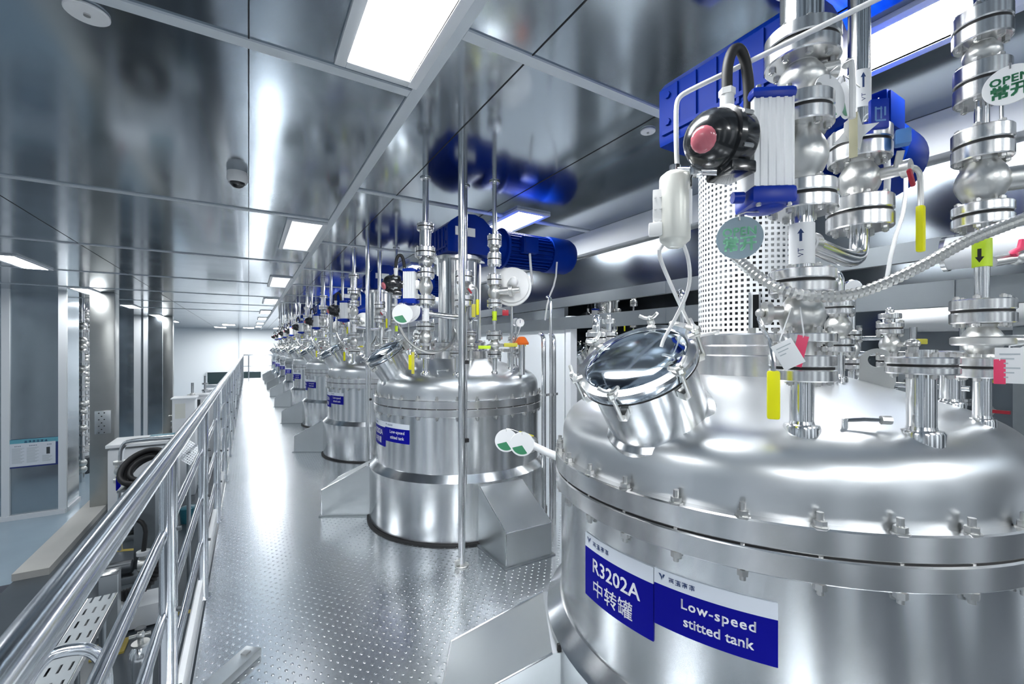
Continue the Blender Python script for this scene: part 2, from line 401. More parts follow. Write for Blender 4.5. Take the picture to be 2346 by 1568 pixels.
# ceiling fittings
for (x, y, r, lb) in ((-0.56, 2.40, 0.072, 'large round white cover plate on the ceiling at upper left'), (2.14, 1.9, 0.045, 'small round white cover plate on the ceiling beside the blue gearbox')):
    t = thing('ceiling_disc', lb, 'ceiling cover', (x, y, CEIL))
    B().disc((x, y, CEIL - 0.006), (0, 0, 1), r, 0.012, 32, 0.003).out('cover_plate', 'tag_white', t)
    B().disc((x, y, CEIL - 0.014), (0, 0, 1), r * 0.16, 0.008, 12).out('center_screw', 'bolt_steel', t)
t = thing('dome_camera', 'white dome security camera on the ceiling beside the black seam', 'camera', (-0.075, 4.0, CEIL))
B().lathe([(0, 0), (0.068, 0), (0.072, -0.02), (0.072, -0.06), (0.062, -0.075), (0, -0.075)], 28, (-0.075, 4.0, CEIL)).out('housing', 'white_plastic', t)
B().lathe([(0.052, -0.07)] + [(0.052 * math.cos(a), -0.078 - 0.045 * math.sin(a)) for a in [i * PI / 16 for i in range(9)]], 24, (-0.075, 4.0, CEIL)).out('dome', 'black_plastic', t)
B().lathe([(0.055, -0.072), (0.066, -0.074), (0.060, -0.084), (0.052, -0.08)], 24, (-0.075, 4.0, CEIL), closed=True).out('trim_ring', 'white_plastic', t)

# ================================================================== RAILING
RX = -0.232
t = thing('railing', 'polished stainless tube railing along the left edge of the walkway', 'railing', (RX, 12, 0))
B().tube([(RX, -1.0, 1.138), (RX, 24.6, 1.138)], 0.028, 20).out('top_rail', 'rail_steel', t)
for z in (0.875, 0.60, 0.335): B().tube([(RX - 0.012, -1.0, z), (RX - 0.012, 24.6, z)], 0.0155, 14).out('mid_rail', 'rail_steel', t)
k = 0; y = 1.86 - 1.33 * 2
while y < 24.7:
    if k != 1 or True:
        p = B().cyl((RX, y, 0.0), (RX, y, 1.13), 0.026, n=18); p.disc((RX, y, 0.006), (0, 0, 1), 0.045, 0.012, 20, 0.003)
        po = p.out('post', 'rail_steel', t)
        for z in (0.875, 0.60, 0.335): shared('rbolt', lambda: B().cyl((0, 0, 0), (0.012, 0, 0), 0.008, n=10), 'dark_metal', 'rail_screw', po, (RX + 0.024, y, z + 0.01))
    y += 1.33; k += 1
B().box((RX - 0.012, 11.8, 0.055), (0.024, 25.6, 0.13), bev=0.003).box((RX - 0.03, 11.8, -0.05), (0.05, 25.6, 0.06)).out('toe_board', 'white_paint', t)
t = thing('railing', 'short railing crossing the far end of the walkway', 'railing', (0.4, 24.75, 0))
for z, r in ((1.138, 0.028), (0.6, 0.016), (0.335, 0.016)): B().tube([(RX, 24.75, z), (1.0, 24.75, z)], r, 12).out('top_rail' if z > 1 else 'mid_rail', 'rail_steel', t)
for x in (0.0, 1.0): B().cyl((x, 24.75, 0), (x, 24.75, 1.13), 0.026, n=14).out('post', 'rail_steel', t)
# bent stair handrail in the bottom left corner
B().tube([at(20, 1640, 1.45), at(95, 1508, 1.55), at(150, 1490, 1.6), at(205, 1486, 1.64), at(238, 1515, 1.66), at(246, 1580, 1.66), V((at(246, 1580, 1.66).x, at(246, 1580, 1.66).y, GROUND))], 0.021, 16, 2).out(
    'stair_handrail', 'rail_steel', None, 'bent stainless stair handrail below the railing in the bottom left corner', 'handrail')
d = V((0.66, 0.75, 0)); a0 = V((-0.075, 2.36, 0))
t = thing('floor_bar', 'low steel bar lying diagonally on the walkway near the railing', 'metal bar', (-0.17, 2.27, 0))
Rb = Matrix.Rotation(math.atan2(0.75, 0.66), 3, 'Z')
B().box((-0.17, 2.26, 0.02), (0.58, 0.085, 0.04), Rb, 0.004).out('bar', 'cover_steel', t)
B().box((-0.17 + d.x * 0.24, 2.26 + d.y * 0.24, 0.043), (0.03, 0.03, 0.008), Rb).out('end_cap', 'bolt_steel', t)

# ================================================================== TANKS
TX, TY0, PITCH, NT = 1.69, 0.98, 2.78, 9
C1 = V((TX, TY0, 0))
TN = ['the nearest tank', 'the second tank', 'the third tank', 'the fourth tank', 'the fifth tank', 'the sixth tank', 'the seventh tank', 'the eighth tank', 'the farthest tank']
SET = []                           # (object, phrase, group) of everything repeated on every tank
def rep(o, phrase, group):
    SET.append((o, phrase, group)); o['label'] = phrase % TN[0]; o['group'] = group
    return o
DOME = [(0.735, 1.09), (0.735, 1.13), (0.735, 1.175), (0.724, 1.215), (0.698, 1.252), (0.655, 1.283), (0.59, 1.309), (0.50, 1.336), (0.40, 1.367), (0.30, 1.395), (0.20, 1.417), (0.1, 1.43), (0, 1.434)]
def dz(x, y):                      # dome height at a tank-local offset
    r = math.hypot(x, y)
    for (r1, z1), (r0, z0) in zip(DOME, DOME[1:]):
        if r0 <= r <= r1: return z0 + (z1 - z0) * (r - r0) / (r1 - r0)
    return 1.09
tank = thing('tank', '', 'tank', C1); rep(tank, 'polished stainless mixing tank, %s in the row', 'stainless tanks in the row')
tank['label'] = 'polished stainless mixing tank nearest the camera, cut by the frame'
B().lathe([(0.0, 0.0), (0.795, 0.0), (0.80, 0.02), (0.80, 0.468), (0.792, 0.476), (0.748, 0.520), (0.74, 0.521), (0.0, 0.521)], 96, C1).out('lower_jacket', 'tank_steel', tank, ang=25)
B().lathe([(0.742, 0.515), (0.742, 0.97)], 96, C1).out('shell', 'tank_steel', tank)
B().lathe([(0.803, 0.0), (0.822, 0.0), (0.822, 0.012), (0.803, 0.018)], 96, C1, closed=True).out('floor_seal', 'black_rubber', tank)
a_ = R(163); B().box(C1 + V((0.803 * math.cos(a_), 0.803 * math.sin(a_), 0.235)), (0.008, 0.012, 0.47), Matrix.Rotation(a_, 3, 'Z')).out('jacket_seal', 'black_rubber', tank, 'black upright seal strip')
for z0, z1, nm in ((0.962, 1.022, 'flange'), (1.0272, 1.09, 'flange')):
    B().lathe([(0.70, z0), (0.762, z0), (0.766, z0 + 0.004), (0.766, z1 - 0.004), (0.762, z1), (0.70, z1)], 120, C1, closed=True).out(nm, 'flange_steel', tank, ang=30)
B().lathe([(0.70, 1.021), (0.758, 1.021), (0.758, 1.0275), (0.70, 1.0275)], 96, C1, closed=True).out('gasket', 'black_rubber', tank)
# smooth the dome profile
def smooth_prof(p, k=2):
    p = [V((a, b, 0)) for a, b in p]
    for _ in range(k):
        q = [p[0]]
        for a, b in zip(p, p[1:]): q += [a * .75 + b * .25, a * .25 + b * .75]
        p = q + [p[-1]]
    return [(a.x, a.y) for a in p]
B().lathe(smooth_prof(DOME), 120, C1).out('dome_head', 'dome_steel', tank, ang=60)
def bigbolt():
    b = B(); b.cyl((0, 0, -0.155), (0, 0, 0.034), 0.0075, n=10); b.cyl((0, 0, 0), (0, 0, 0.015), 0.014, n=6); b.disc((0, 0, 0.001), (0, 0, 1), 0.018, 0.003, 14)
    b.cyl((0, 0, -0.143), (0, 0, -0.128), 0.014, n=6)
    return b
for i in range(30):
    a = R(172.6 + 12 * i)
    shared('bigbolt', bigbolt, 'bolt_steel', 'bolt', tank, C1 + V((0.752 * math.cos(a), 0.752 * math.sin(a), 1.09)), Matrix.Rotation(a, 3, 'Z'))

# ---- pipe fittings, all given in world coordinates of the nearest tank
def smallbolt(h):
    def f():
        b = B(); b.cyl((0, 0, -0.011), (0, 0, h + 0.011), 0.0045, n=8)
        b.cyl((0, 0, -0.008), (0, 0, 0), 0.0085, n=6); b.cyl((0, 0, h), (0, 0, h + 0.008), 0.0085, n=6)
        return b
    return f
def flange_pair(par, p, z0, z1, r=0.075, nb=6, gas=0.007, top=True, bot=True):
    x, y = p; zc = (z0 + z1) / 2; g = gas / 2
    lo = None
    def ring(a, b): return B().lathe([(0.0, a), (r - 0.003, a), (r, a + 0.003), (r, b - 0.003), (r - 0.003, b), (0, b)], 36, (x, y, 0))
    o1 = ring(z0, zc - g).out('flange', 'flange_steel', par)
    ring(zc + g, z1).out('flange', 'flange_steel', par)
    B().disc((x, y, zc), (0, 0, 1), r * 0.93, gas, 28).out('gasket', 'black_rubber', par)
    h = round(z1 - z0, 3)
    for i in range(nb):
        a = 2 * PI * (i + 0.5) / nb - 0.5
        shared(('sb', h), smallbolt(h), 'bolt_steel', 'bolt', par, (x + r * 0.78 * math.cos(a), y + r * 0.78 * math.sin(a), z0))
def pipe(par, p, z0, z1, r, name='pipe', m='pipe_steel'):
    return B().cyl((*p, z0), (*p, z1), r, n=22).out(name, m, par)
def ballbody(par, p, z0, z1, r, m='cast_steel'):
    zc = (z0 + z1) / 2; h = (z1 - z0) / 2; nk = r * 0.62
    pr = [(0, z0), (nk * 1.1, z0), (nk, z0 + h * 0.18)] + [(nk + (r - nk) * math.sin(PI * i / 10), z0 + h * 0.18 + (2 * h - h * 0.36) * i / 10) for i in range(1, 10)] + [(nk, z1 - h * 0.18), (nk * 1.1, z1), (0, z1)]
    return B().lathe(pr, 28, (*p, 0)).out('valve_body', m, par, ang=45)
PA = (TX - 0.475, TY0 - 0.405); PB = (TX - 0.134, TY0 - 0.401); PC = (TX + 0.036, TY0 - 0.62); PD = (TX - 0.27, TY0 - 0.58)
def lz(p): return dz(p[0] - TX, p[1] - TY0)
def nozzle(p, r, ztop, pad=1.55, flr=None, name='nozzle'):
    zb = lz(p)
    o = B().lathe([(0, zb - 0.06), (r, zb - 0.06), (r, ztop), (0, ztop)], 26, (*p, 0)).lathe([(r, zb - 0.03), (r * pad, zb - 0.03), (r * pad, zb + 0.002), (r * pad * 0.94, zb + 0.008), (r * 1.08, zb + 0.010), (r, zb + 0.018)], 26, (*p, 0)).out(name, 'pipe_steel', tank)
    return o
nozzle(PA, 0.027, 1.42); nozzle(PC, 0.019, 1.43); nozzle(PD, 0.029, 1.44)
PE = (TX - 0.02, TY0 - 0.30); nozzle(PE, 0.018, 1.49)
for q in ((0.26, -0.50), (0.48, 0.1)):
    pq = (TX + q[0], TY0 + q[1]); nozzle(pq, 0.026, 1.47); B().disc((*pq, 1.475), (0, 0, 1), 0.07, 0.03, 28, 0.003).out('blind_cap', 'flange_steel', tank)
# lifting lugs
for (lx, ly, an) in ((0.17, -0.34, R(-72)), (-0.42, 0.30, R(60))):
    z0 = dz(lx, ly) - 0.015; cx, cy = TX + lx, TY0 + ly; ux, uy = math.cos(an), math.sin(an)
    outer = [(0.050, 0), (0.048, 0.09)] + [(0.048 * math.cos(a), 0.09 + 0.05 * math.sin(a)) for a in [PI * i / 12 for i in range(1, 12)]] + [(-0.048, 0.09), (-0.050, 0)]
    inner = [(0.025 * math.cos(a), 0.10 + 0.025 * math.sin(a)) for a in [PI * i / 8 for i in range(16)]]
    b = B()
    def ff(u, v, t): return V((cx + ux * u - uy * t, cy + uy * u + ux * t, z0 + v))
    N = 32
    def ray(poly, a):              # border point of a closed polygon about (0,.045) at angle a
        c = V((0, 0.10)); dd = V((math.cos(a), math.sin(a))); best = 0.02
        for p, q in zip(poly, poly[1:] + poly[:1]):
            p = V(p) - c; q = V(q) - c; e = q - p; den = dd.x * e.y - dd.y * e.x
            if abs(den) < 1e-9: continue
            tt = (p.x * e.y - p.y * e.x) / den; ss = (p.x * dd.y - p.y * dd.x) / den
            if tt > 0 and -1e-6 <= ss <= 1 + 1e-6: best = max(best, tt)
        return c + dd * best
    vs = []; fs = []
    for i in range(N):
        a = 2 * PI * i / N; o_ = ray(outer, a); i_ = V((0.025 * math.cos(a), 0.10 + 0.025 * math.sin(a)))
        for w_ in (-0.008, 0.008): vs += [ff(o_.x, o_.y, w_), ff(i_.x, i_.y, w_)]
    for i in range(N):
        j = (i + 1) % N; A, C = i * 4, j * 4
        fs += [[A, C, C + 1, A + 1], [A + 2, A + 3, C + 3, C + 2], [A, A + 2, C + 2, C], [A + 1, C + 1, C + 3, A + 3]]
    b._add(vs, fs); b.out('lifting_lug', 'cast_steel', tank, ang=30)
# manway: neck leaning towards the walkway, clamped lid
MT = R(35); MD = V((-math.sin(MT), -0.10, math.cos(MT))).normalized(); M0 = C1 + V((-0.60, -0.05, 1.29))
Q = frame(MD)
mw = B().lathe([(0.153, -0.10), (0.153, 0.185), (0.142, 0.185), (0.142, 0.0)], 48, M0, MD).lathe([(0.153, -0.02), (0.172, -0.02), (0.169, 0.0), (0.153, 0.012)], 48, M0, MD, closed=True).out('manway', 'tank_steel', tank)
ORG[mw] = ORG[tank]
B().lathe([(0.142, 0.188), (0.172, 0.188), (0.174, 0.192), (0.174, 0.212), (0.170, 0.216), (0.153, 0.218)], 56, M0, MD).lathe([(0.153, 0.218), (0.142, 0.228), (0.11, 0.236), (0.06, 0.241), (0, 0.243)], 48, M0, MD).out('lid', 'glass_lid', mw, 'mirror-polished round lid')
B().lathe([(0.145, 0.183), (0.1725, 0.183), (0.1725, 0.189), (0.145, 0.189)], 48, M0, MD, closed=True).out('gasket', 'black_rubber', mw)
B().lathe([(0.151, 0.214), (0.176, 0.210), (0.176, 0.220), (0.153, 0.224)], 56, M0, MD, closed=True).out('lid_ring', 'pipe_steel', mw)
def clamp():
    b = B(); b.box((0.168, 0, 0.150), (0.03, 0.026, 0.024), bev=0.004); b.cyl((0.184, 0, 0.146), (0.184, 0, 0.25), 0.006, n=10)
    b.box((0.176, 0, 0.222), (0.034, 0.018, 0.010), bev=0.003); b.cyl((0.184, 0, 0.226), (0.184, 0, 0.238), 0.011, n=6)
    b.tube([(0.184, -0.03, 0.258), (0.184, -0.012, 0.244), (0.184, 0.012, 0.244), (0.184, 0.03, 0.258)], 0.0055, 8, 1)
    return b
for i, an in enumerate((-140, -80, -20, 40, 100, 160)):
    shared('clamp', clamp, 'cast_steel', 'clamp', mw, M0, Q @ Matrix.Rotation(R(an), 3, 'Z'))
hb = B(); hd = Q @ V((math.cos(R(70)), math.sin(R(70)), 0))
hb.box(M0 + hd * 0.178 + MD * 0.17, (0.04, 0.05, 0.09), Q, 0.006); hb.cyl(M0 + hd * 0.2 + MD * 0.2 + Q @ V((0.05, -.02, 0)), M0 + hd * 0.2 + MD * 0.2 - Q @ V((0.05, -.02, 0)), 0.013); hb.out('hinge', 'cast_steel', mw)

# ---- support bracket covers on the floor
def bracket(name_phr, rot):
    M = Matrix.Rotation(rot, 3, 'Z')
    t = thing('bracket_cover', '', 'bracket cover', C1 + M @ V((0, -0.98, 0)))
    rep(t, name_phr, 'stainless bracket covers around the tanks')
    hw = 0.19; y0, y1 = -0.775, -1.20
    f = lambda u, v, q: C1 + M @ V((q - hw, u, v))
    B().prism([(y0, 0), (y1, 0), (y1, 0.235), (y0 - 0.03, 0.445), (y0, 0.445)], f, 2 * hw).out('casing', 'cover_steel', t, ang=20)
    e = B()
    for q in (-hw, hw):
        e.tube([C1 + M @ V((q, y1, 0.002)), C1 + M @ V((q, y1, 0.235)), C1 + M @ V((q, y0 - 0.03, 0.445))], 0.004, 6)
    e.tube([C1 + M @ V((-hw, y1, 0.235)), C1 + M @ V((hw, y1, 0.235))], 0.004, 6); e.out('edge_bead', 'pipe_steel', t)
    B().box(C1 + M @ V((0, -0.99, 0.004)), (0.42, 0.46, 0.008), M).out('base_flange', 'beam_steel', t)
    return t
brY = bracket('sloping steel bracket cover at the front of %s', 0)
brX = bracket('sloping steel bracket cover on the walkway side of %s', R(-120))

# ---- signs wrapped on the shell
def sign(phr, th0, th1, z0, z1, band, lines, group):
    r = 0.7425; zc = (z0 + z1) / 2
    tm = R((th0 + th1) / 2)
    t = thing('tank_sign', '', 'sign', C1 + V((r * math.cos(tm), r * math.sin(tm), z0))); rep(t, phr, group)
    W = r * R(th1 - th0)
    def cyl(th, z, rr): return C1 + V((rr * math.cos(th), rr * math.sin(th), z))
    def plate(za, zb, m, nm):
        b = B(); b.quadgrid(lambda u, v: cyl(R(th0 + (th1 - th0) * u), za + (zb - za) * v, r + 0.003), 14, 1); b.quadgrid(lambda u, v: cyl(R(th0 + (th1 - th0) * u), za + (zb - za) * v, r), 14, 1)
        for u in (0, 1): b.quadgrid(lambda a, v: cyl(R(th0 + (th1 - th0) * u), za + (zb - za) * v, r + 0.003 * a), 1, 1)
        for v in (0, 1): b.quadgrid(lambda u, a: cyl(R(th0 + (th1 - th0) * u), za + (zb - za) * v, r + 0.003 * a), 14, 1)
        b.out(nm, m, t)
    plate(z0, z1 - band, 'sign_blue', 'blue_panel'); plate(z1 - band, z1, 'sign_white', 'white_band')
    # text coordinates: x along the arc from the left edge (theta grows left to right), y up from the bottom
    f = lambda x, y: cyl(R(th0) + x / r, z0 + y, r + 0.0042)
    b = B()
    for body, size, bold, fx, fy, sx, sp in lines: put_text(b, glyphs(body, size, 0, sp), f, W * fx, (z1 - z0) * fy, sx, 1, bold)
    b.out('lettering', 'letter_white', t)
    b = B(); H = z1 - z0; y0 = H - band * 0.66; s = band * 0.36
    x0 = 0.013
    for poly in ([(0, 1), (.32, 1), (.62, .45), (.5, 0), (.38, .45)], [(.72, 1), (1, 1), (.74, .35), (.6, .6)]):
        b._add([f(x0 + u * s * 1.3, y0 + v * s * 1.2) for u, v in poly], [list(range(len(poly)))])
    marks(b, f, x0 + s * 2.0, y0, s, 4, 3)
    b.out('maker_marks', 'letter_navy', t)
    return t
sgA = sign('blue sign with code R3202A on %s', 169.6, 191.4, 0.685, 0.890, 0.045, (('R3202A', 0.062, 0.0008, 0.50, 0.46, 0.98, 1.0), ('中转罐', 0.056, 0.0006, 0.46, 0.13, 1.0, 1.08)), 'code signs on the tanks')
sgB = sign('blue sign reading Low-speed stitted tank on %s', 191.6, 214.3, 0.740, 0.893, 0.040, (('Low-speed', 0.036, 0.0006, 0.55, 0.47, 1.0, 1.12), ('stitted tank', 0.036, 0.0006, 0.55, 0.18, 0.98, 1.0)), 'English signs on the tanks')

# ---- line A: actuated valve line at the walkway side
t = rep(thing('ball_valve', '', 'valve', (*PA, 1.42)), 'lower manual ball valve on the actuated line of %s', 'lower ball valves on the tanks')
flange_pair(t, PA, 1.416, 1.482); pipe(t, PA, 1.48, 1.53, 0.030, 'neck', 'cast_steel'); ballbody(t, PA, 1.52, 1.642, 0.052)
B().disc((*PA, 1.525), (0, 0, 1), 0.075, 0.022, 36, 0.002).out('flange', 'flange_steel', t)
for i in range(6):
    a = 2 * PI * (i + 0.5) / 6 - 0.5
    shared(('sb', .03), smallbolt(0.03), 'bolt_steel', 'bolt', t, (PA[0] + 0.058 * math.cos(a), PA[1] + 0.058 * math.sin(a), 1.512))
sx, sy = PA[0] - 0.06, PA[1] + 0.055
B().cyl((*PA, 1.59), (sx, sy, 1.59), 0.018).disc((sx, sy, 1.59), (-0.74, 0.67, 0), 0.03, 0.014, 20).ball((sx - 0.012, sy + 0.01, 1.59), 0.013, 10).out('stem', 'cast_steel', t)
hd0 = V((sx - 0.012, sy + 0.01, 1.59)); he = at(1772, 850, 1.06)
B().tube([hd0, hd0 + V((-0.008, 0.0, -0.02)), V((he.x, he.y, 1.50)), V((he.x, he.y, 1.34))], 0.006, 8, 1).out('lever', 'pipe_steel', t)
B().box((he.x, he.y, 1.385), (0.028, 0.017, 0.118), Matrix.Rotation(R(-60), 3, 'Z'), 0.006).out('lever_grip', 'yellow', t, 'yellow lever sleeve')
t = rep(thing('pipe_spool', '', 'pipe', (*PA, 1.645)), 'flanged upright pipe with white flow label on %s', 'labelled pipe spools on the tanks')
flange_pair(t, PA, 1.638, 1.697); pipe(t, PA, 1.69, 1.86, 0.0265)
flange_pair(t, PA, 1.845, 1.915, 0.078)
lb = B().lathe([(0.0267, 1.712), (0.0287, 1.712), (0.0287, 1.816), (0.0267, 1.816)], 28, (*PA, 0), closed=True).out('flow_label', 'tag_white', t, 'white label with an up arrow and VT')
ORG[lb] = ORG[t]
fa = math.atan2(-PA[1], -PA[0]) - R(4)
def lab(x, y): return V((PA[0] + 0.0292 * math.cos(fa + x / 0.0292), PA[1] + 0.0292 * math.sin(fa + x / 0.0292), 1.764 + y))
b = B(); b._add([lab(*q) for q in ((-.003, .004), (.003, .004), (.003, .024), (.0075, .024), (0, .036), (-.0075, .024), (-.003, .024))], [[0, 1, 2, 6], [2, 3, 4], [2, 4, 6], [4, 5, 6]])
put_text(b, glyphs('VT', 0.018, 0, 1.1), lambda x, y: lab(-y + 0.006, x - 0.024))
b.out('label_print', 'letter_navy', lb)
# cross pipe from line A to line B
t = rep(thing('cross_pipe', '', 'pipe', (PA[0] + 0.02, PA[1], 1.77)), 'bent pipe joining the two valve lines on %s', 'cross pipes between valve lines')
B().tube([(PA[0] + 0.02, PA[1], 1.772), (PB[0] - 0.08, PB[1], 1.755), (PB[0] - 0.015, PB[1], 1.765), (PB[0], PB[1], 1.80), (PB[0], PB[1], 1.86)], 0.024, 16, 2).out('bend', 'pipe_steel', t)
B().lathe([(0.0, 0), (0.03, 0), (0.03, 0.03), (0, 0.03)], 20, (PA[0] + 0.022, PA[1], 1.772), (1, 0, 0)).out('collar', 'flange_steel', t)
# actuated valve
t = rep(thing('actuated_valve', '', 'valve', (*PA, 1.92)), 'pneumatic valve with white actuator and black switch box on %s', 'actuated valves on the tanks')
ballbody(t, PA, 1.915, 2.062, 0.058)
AD = V((-0.96, 0.27, 0)).normalized(); AC = V((*PA, 2.0)) + AD * 0.118
Qa = Matrix((( AD.x, -AD.y, 0), (AD.y, AD.x, 0), (0, 0, 1)))
B().cyl(V((*PA, 2.0)), AC, 0.024).box(V((*PA, 2.0)) + AD * 0.075, (0.05, 0.05, 0.07), Qa, 0.004).out('mounting_bracket', 'cast_steel', t)
AB = V((-0.81, 0.58, 0)).normalized(); Qb = Matrix(((AB.x, -AB.y, 0), (AB.y, AB.x, 0), (0, 0, 1)))
ab = B(); hw, hd_ = 0.046, 0.048; ribs = 5
poly = [(hw, -hd_), (hw, hd_)]
for i in range(ribs):
    v = hw - 2 * hw * (i + 0.5) / ribs; poly += [(v + 0.006, hd_), (v + 0.004, hd_ - 0.0025), (v - 0.004, hd_ - 0.0025), (v - 0.006, hd_)]
poly += [(-hw, hd_), (-hw, -hd_)]
ab.prism(poly, lambda u, v, q: Qb @ V((u, v, q)) + V((AC.x, AC.y, 1.888)), 0.212)
ab.out('actuator', 'actuator_white', t, 'white ribbed actuator body', ang=25)
for z, h in ((2.098, 0.026), (1.845, 0.043)):
    f = B().box((AC.x, AC.y, z + h / 2), (0.104, 0.108, h), Qb, 0.011); f.ball((AC.x, AC.y, z + (h if z > 2 else 0)), 0.044, 16, (0.9, 1.05, 0.26))
    if z < 2: f.cyl(V((AC.x, AC.y, z + 0.024)) + Qb @ V((0.06, 0.02, 0)), V((AC.x, AC.y, z + 0.024)) + Qb @ V((0.085, 0.02, 0)), 0.014)
    fo = f.out('actuator_cap', 'cap_blue', t, 'blue end cap')
    for q in ((1, 1), (1, -1), (-1, 1), (-1, -1)): shared('capbolt', lambda: B().cyl((0, 0, -0.004), (0, 0, 0.004), 0.006, n=6), 'bolt_steel', 'bolt', fo, V((AC.x, AC.y, z + (h + 0.001 if z > 2 else -0.001))) + Qb @ V((0.035 * q[0], 0.045 * q[1], 0)))
S0 = AC + AD * 0.052 + V((0, 0, 0.0))
B().lathe([(0, 0), (0.030, 0), (0.030, 0.018), (0.062, 0.022), (0.068, 0.03), (0.070, 0.070), (0.078, 0.072), (0.078, 0.086), (0.070, 0.088)], 36, S0, AD).box(S0 + AD * 0.05 + V((0, 0, -0.072)), (0.07, 0.09, 0.03), Qa, 0.006).out('switch_box', 'black_plastic', t, 'round black limit switch box')
B().lathe([(0.070, 0.088), (0.070, 0.102), (0.066, 0.120), (0.057, 0.138), (0.042, 0.153), (0.022, 0.162), (0, 0.164)], 36, S0, AD).out('switch_cover', 'black_plastic', t)
wn = (AD * 0.80 + V((0, 0, -0.28)) + V((-AD.y, AD.x, 0)) * 0.42).normalized()
B().ball(S0 + AD * 0.094 + wn * 0.070, 0.030, 16, (1, 1, 0.42), wn).out('position_indicator', 'pink_window', t, 'red and pink indicator window')
for i in range(6):
    a = 2 * PI * (i + .5) / 6
    shared('swb', lambda: B().cyl((0, 0, 0), (-0.026, 0, 0), 0.006, n=6), 'bolt_steel', 'bolt', t, S0 + AD * 0.075 + V((0, 0, 1)) * 0.076 * math.sin(a) + V((-AD.y, AD.x, 0)) * 0.076 * math.cos(a), Qa)
b0 = S0 + AD * 0.06 + V((0, 0, 0.066))
B().cyl(b0, b0 + V((0, 0, 0.05)), 0.016).cyl(b0 + V((0, 0, 0.045)), b0 + V((0, 0, 0.06)), 0.019, n=6).out('cable_gland', 'white_plastic', t, 'white cable gland')
h0 = b0 + V((0, 0, 0.05))
B().tube([h0, h0 + V((0, 0, 0.07)), h0 + V((0, 0, 0.115)) - AD * 0.018, h0 + V((0, 0, 0.115)) - AD * 0.045, h0 + V((0, 0, 0.06)) - AD * 0.062, h0 + V((0, 0, -0.02)) - AD * 0.066, h0 + V((0, 0, -0.062)) - AD * 0.060], 0.0125, 12, 2).out('cable_hose', 'black_rubber', t, 'black cable hose loop')
flange_pair(t, PA, 2.06, 2.135, 0.070)
# upper valve and riser
t = rep(thing('check_valve', '', 'valve', (*PA, 2.14)), 'upper flanged valve under the ceiling riser of %s', 'upper valves on the tanks')
ballbody(t, PA, 2.13, 2.232, 0.055)
B().cyl((PA[0], PA[1], 2.2), (PA[0] + 0.05, PA[1] - 0.06, 2.2), 0.02).out('stem', 'cast_steel', t)
hp = V((PA[0] + 0.06, PA[1] - 0.07, 2.2))
B().tube([hp, hp + V((0.005, -0.012, 0.02)), hp + V((0.008, -0.014, -0.02)), hp + V((0.008, -0.014, -0.13))], 0.007, 8, 1).out('lever', 'white_plastic', t, 'white lever')
flange_pair(t, PA, 2.224, 2.300, 0.084, 8)
t = rep(thing('riser_pipe', '', 'pipe', (*PA, 2.32)), 'stepped riser pipe from the actuated line of %s to the ceiling', 'riser pipes from the actuated lines')
pipe(t, PA, 2.295, 2.445, 0.048); flange_pair(t, PA, 2.44, 2.49, 0.07, 6); pipe(t, PA, 2.485, CEIL, 0.024, 'riser'); B().disc((*PA, CEIL - 0.006), (0, 0, 1), 0.045, 0.012, 24, .003).out('ceiling_collar', 'flange_steel', t)

# ---- line B
t = rep(thing('ball_valve', '', 'valve', (*PB, 1.86)), 'lever ball valve on the middle line of %s', 'middle line ball valves')
flange_pair(t, PB, 1.850, 1.940, 0.082, 8); ballbody(t, PB, 1.936, 2.055, 0.054); flange_pair(t, PB, 2.050, 2.140, 0.078, 8)
B().cyl((*PB, 2.0), (PB[0] + 0.012, PB[1] - 0.10, 2.0), 0.017).disc((PB[0] + 0.014, PB[1] - 0.105, 2.0), (0, 1, 0), 0.024, 0.02).out('stem', 'cast_steel', t)
q0 = V((PB[0] + 0.014, PB[1] - 0.115, 2.0))
B().tube([q0, q0 + V((0.02, -0.004, 0.0)), q0 + V((0.045, -0.006, -0.01)), q0 + V((0.05, -0.006, -0.05)), q0 + V((0.05, -0.006, -0.19))], 0.007, 8, 1).out('lever', 'cast_steel', t)
B().box(q0 + V((0.05, -0.006, -0.165)), (0.024, 0.018, 0.13), bev=0.006).out('lever_grip', 'yellow', t, 'yellow lever sleeve')
B().box(q0 + V((-0.02, -0.006, -0.035)), (0.05, 0.010, 0.014), Matrix.Rotation(R(50), 3, 'Y'), 0.003).out('locking_tab', 'red_paint', t, 'dark red locking tab')
t = rep(thing('riser_pipe', '', 'pipe', (*PB, 2.146)), 'straight riser pipe from the middle line of %s to the ceiling', 'riser pipes from the middle lines')
pipe(t, PB, 2.14, CEIL, 0.0275, 'riser'); B().disc((*PB, CEIL - 0.006), (0, 0, 1), 0.05, 0.012, 24, .003).out('ceiling_collar', 'flange_steel', t)
# ---- line C
t = rep(thing('wafer_valve', '', 'valve', (*PC, 1.42)), 'low flanged valve with dull yellow lever on %s', 'wafer valves on the tanks')
flange_pair(t, PC, 1.418, 1.474, 0.058); ballbody(t, PC, 1.474, 1.565, 0.044, 'cast_steel'); B().disc((*PC, 1.518), (0, 0, 1), 0.064, 0.024, 30, .004).out('wafer_ring', 'cast_steel', t)
B().cyl((*PC, 1.52), (PC[0] + 0.05, PC[1] - 0.07, 1.52), 0.014).out('stem', 'cast_steel', t)
B().box((PC[0] + 0.09, PC[1] - 0.11, 1.522), (0.11, 0.016, 0.032), Matrix.Rotation(R(-40), 3, 'Z'), 0.006).out('lever_grip', 'dull_yellow', t, 'dull yellow lever')
t = rep(thing('pipe_spool', '', 'pipe', (*PC, 1.57)), 'upright pipe with lime arrow label on %s', 'lime labelled pipes on the tanks')
flange_pair(t, PC, 1.566, 1.632, 0.066, 6); pipe(t, PC, 1.63, 1.84, 0.0155); flange_pair(t, PC, 1.832, 1.892, 0.062, 6)
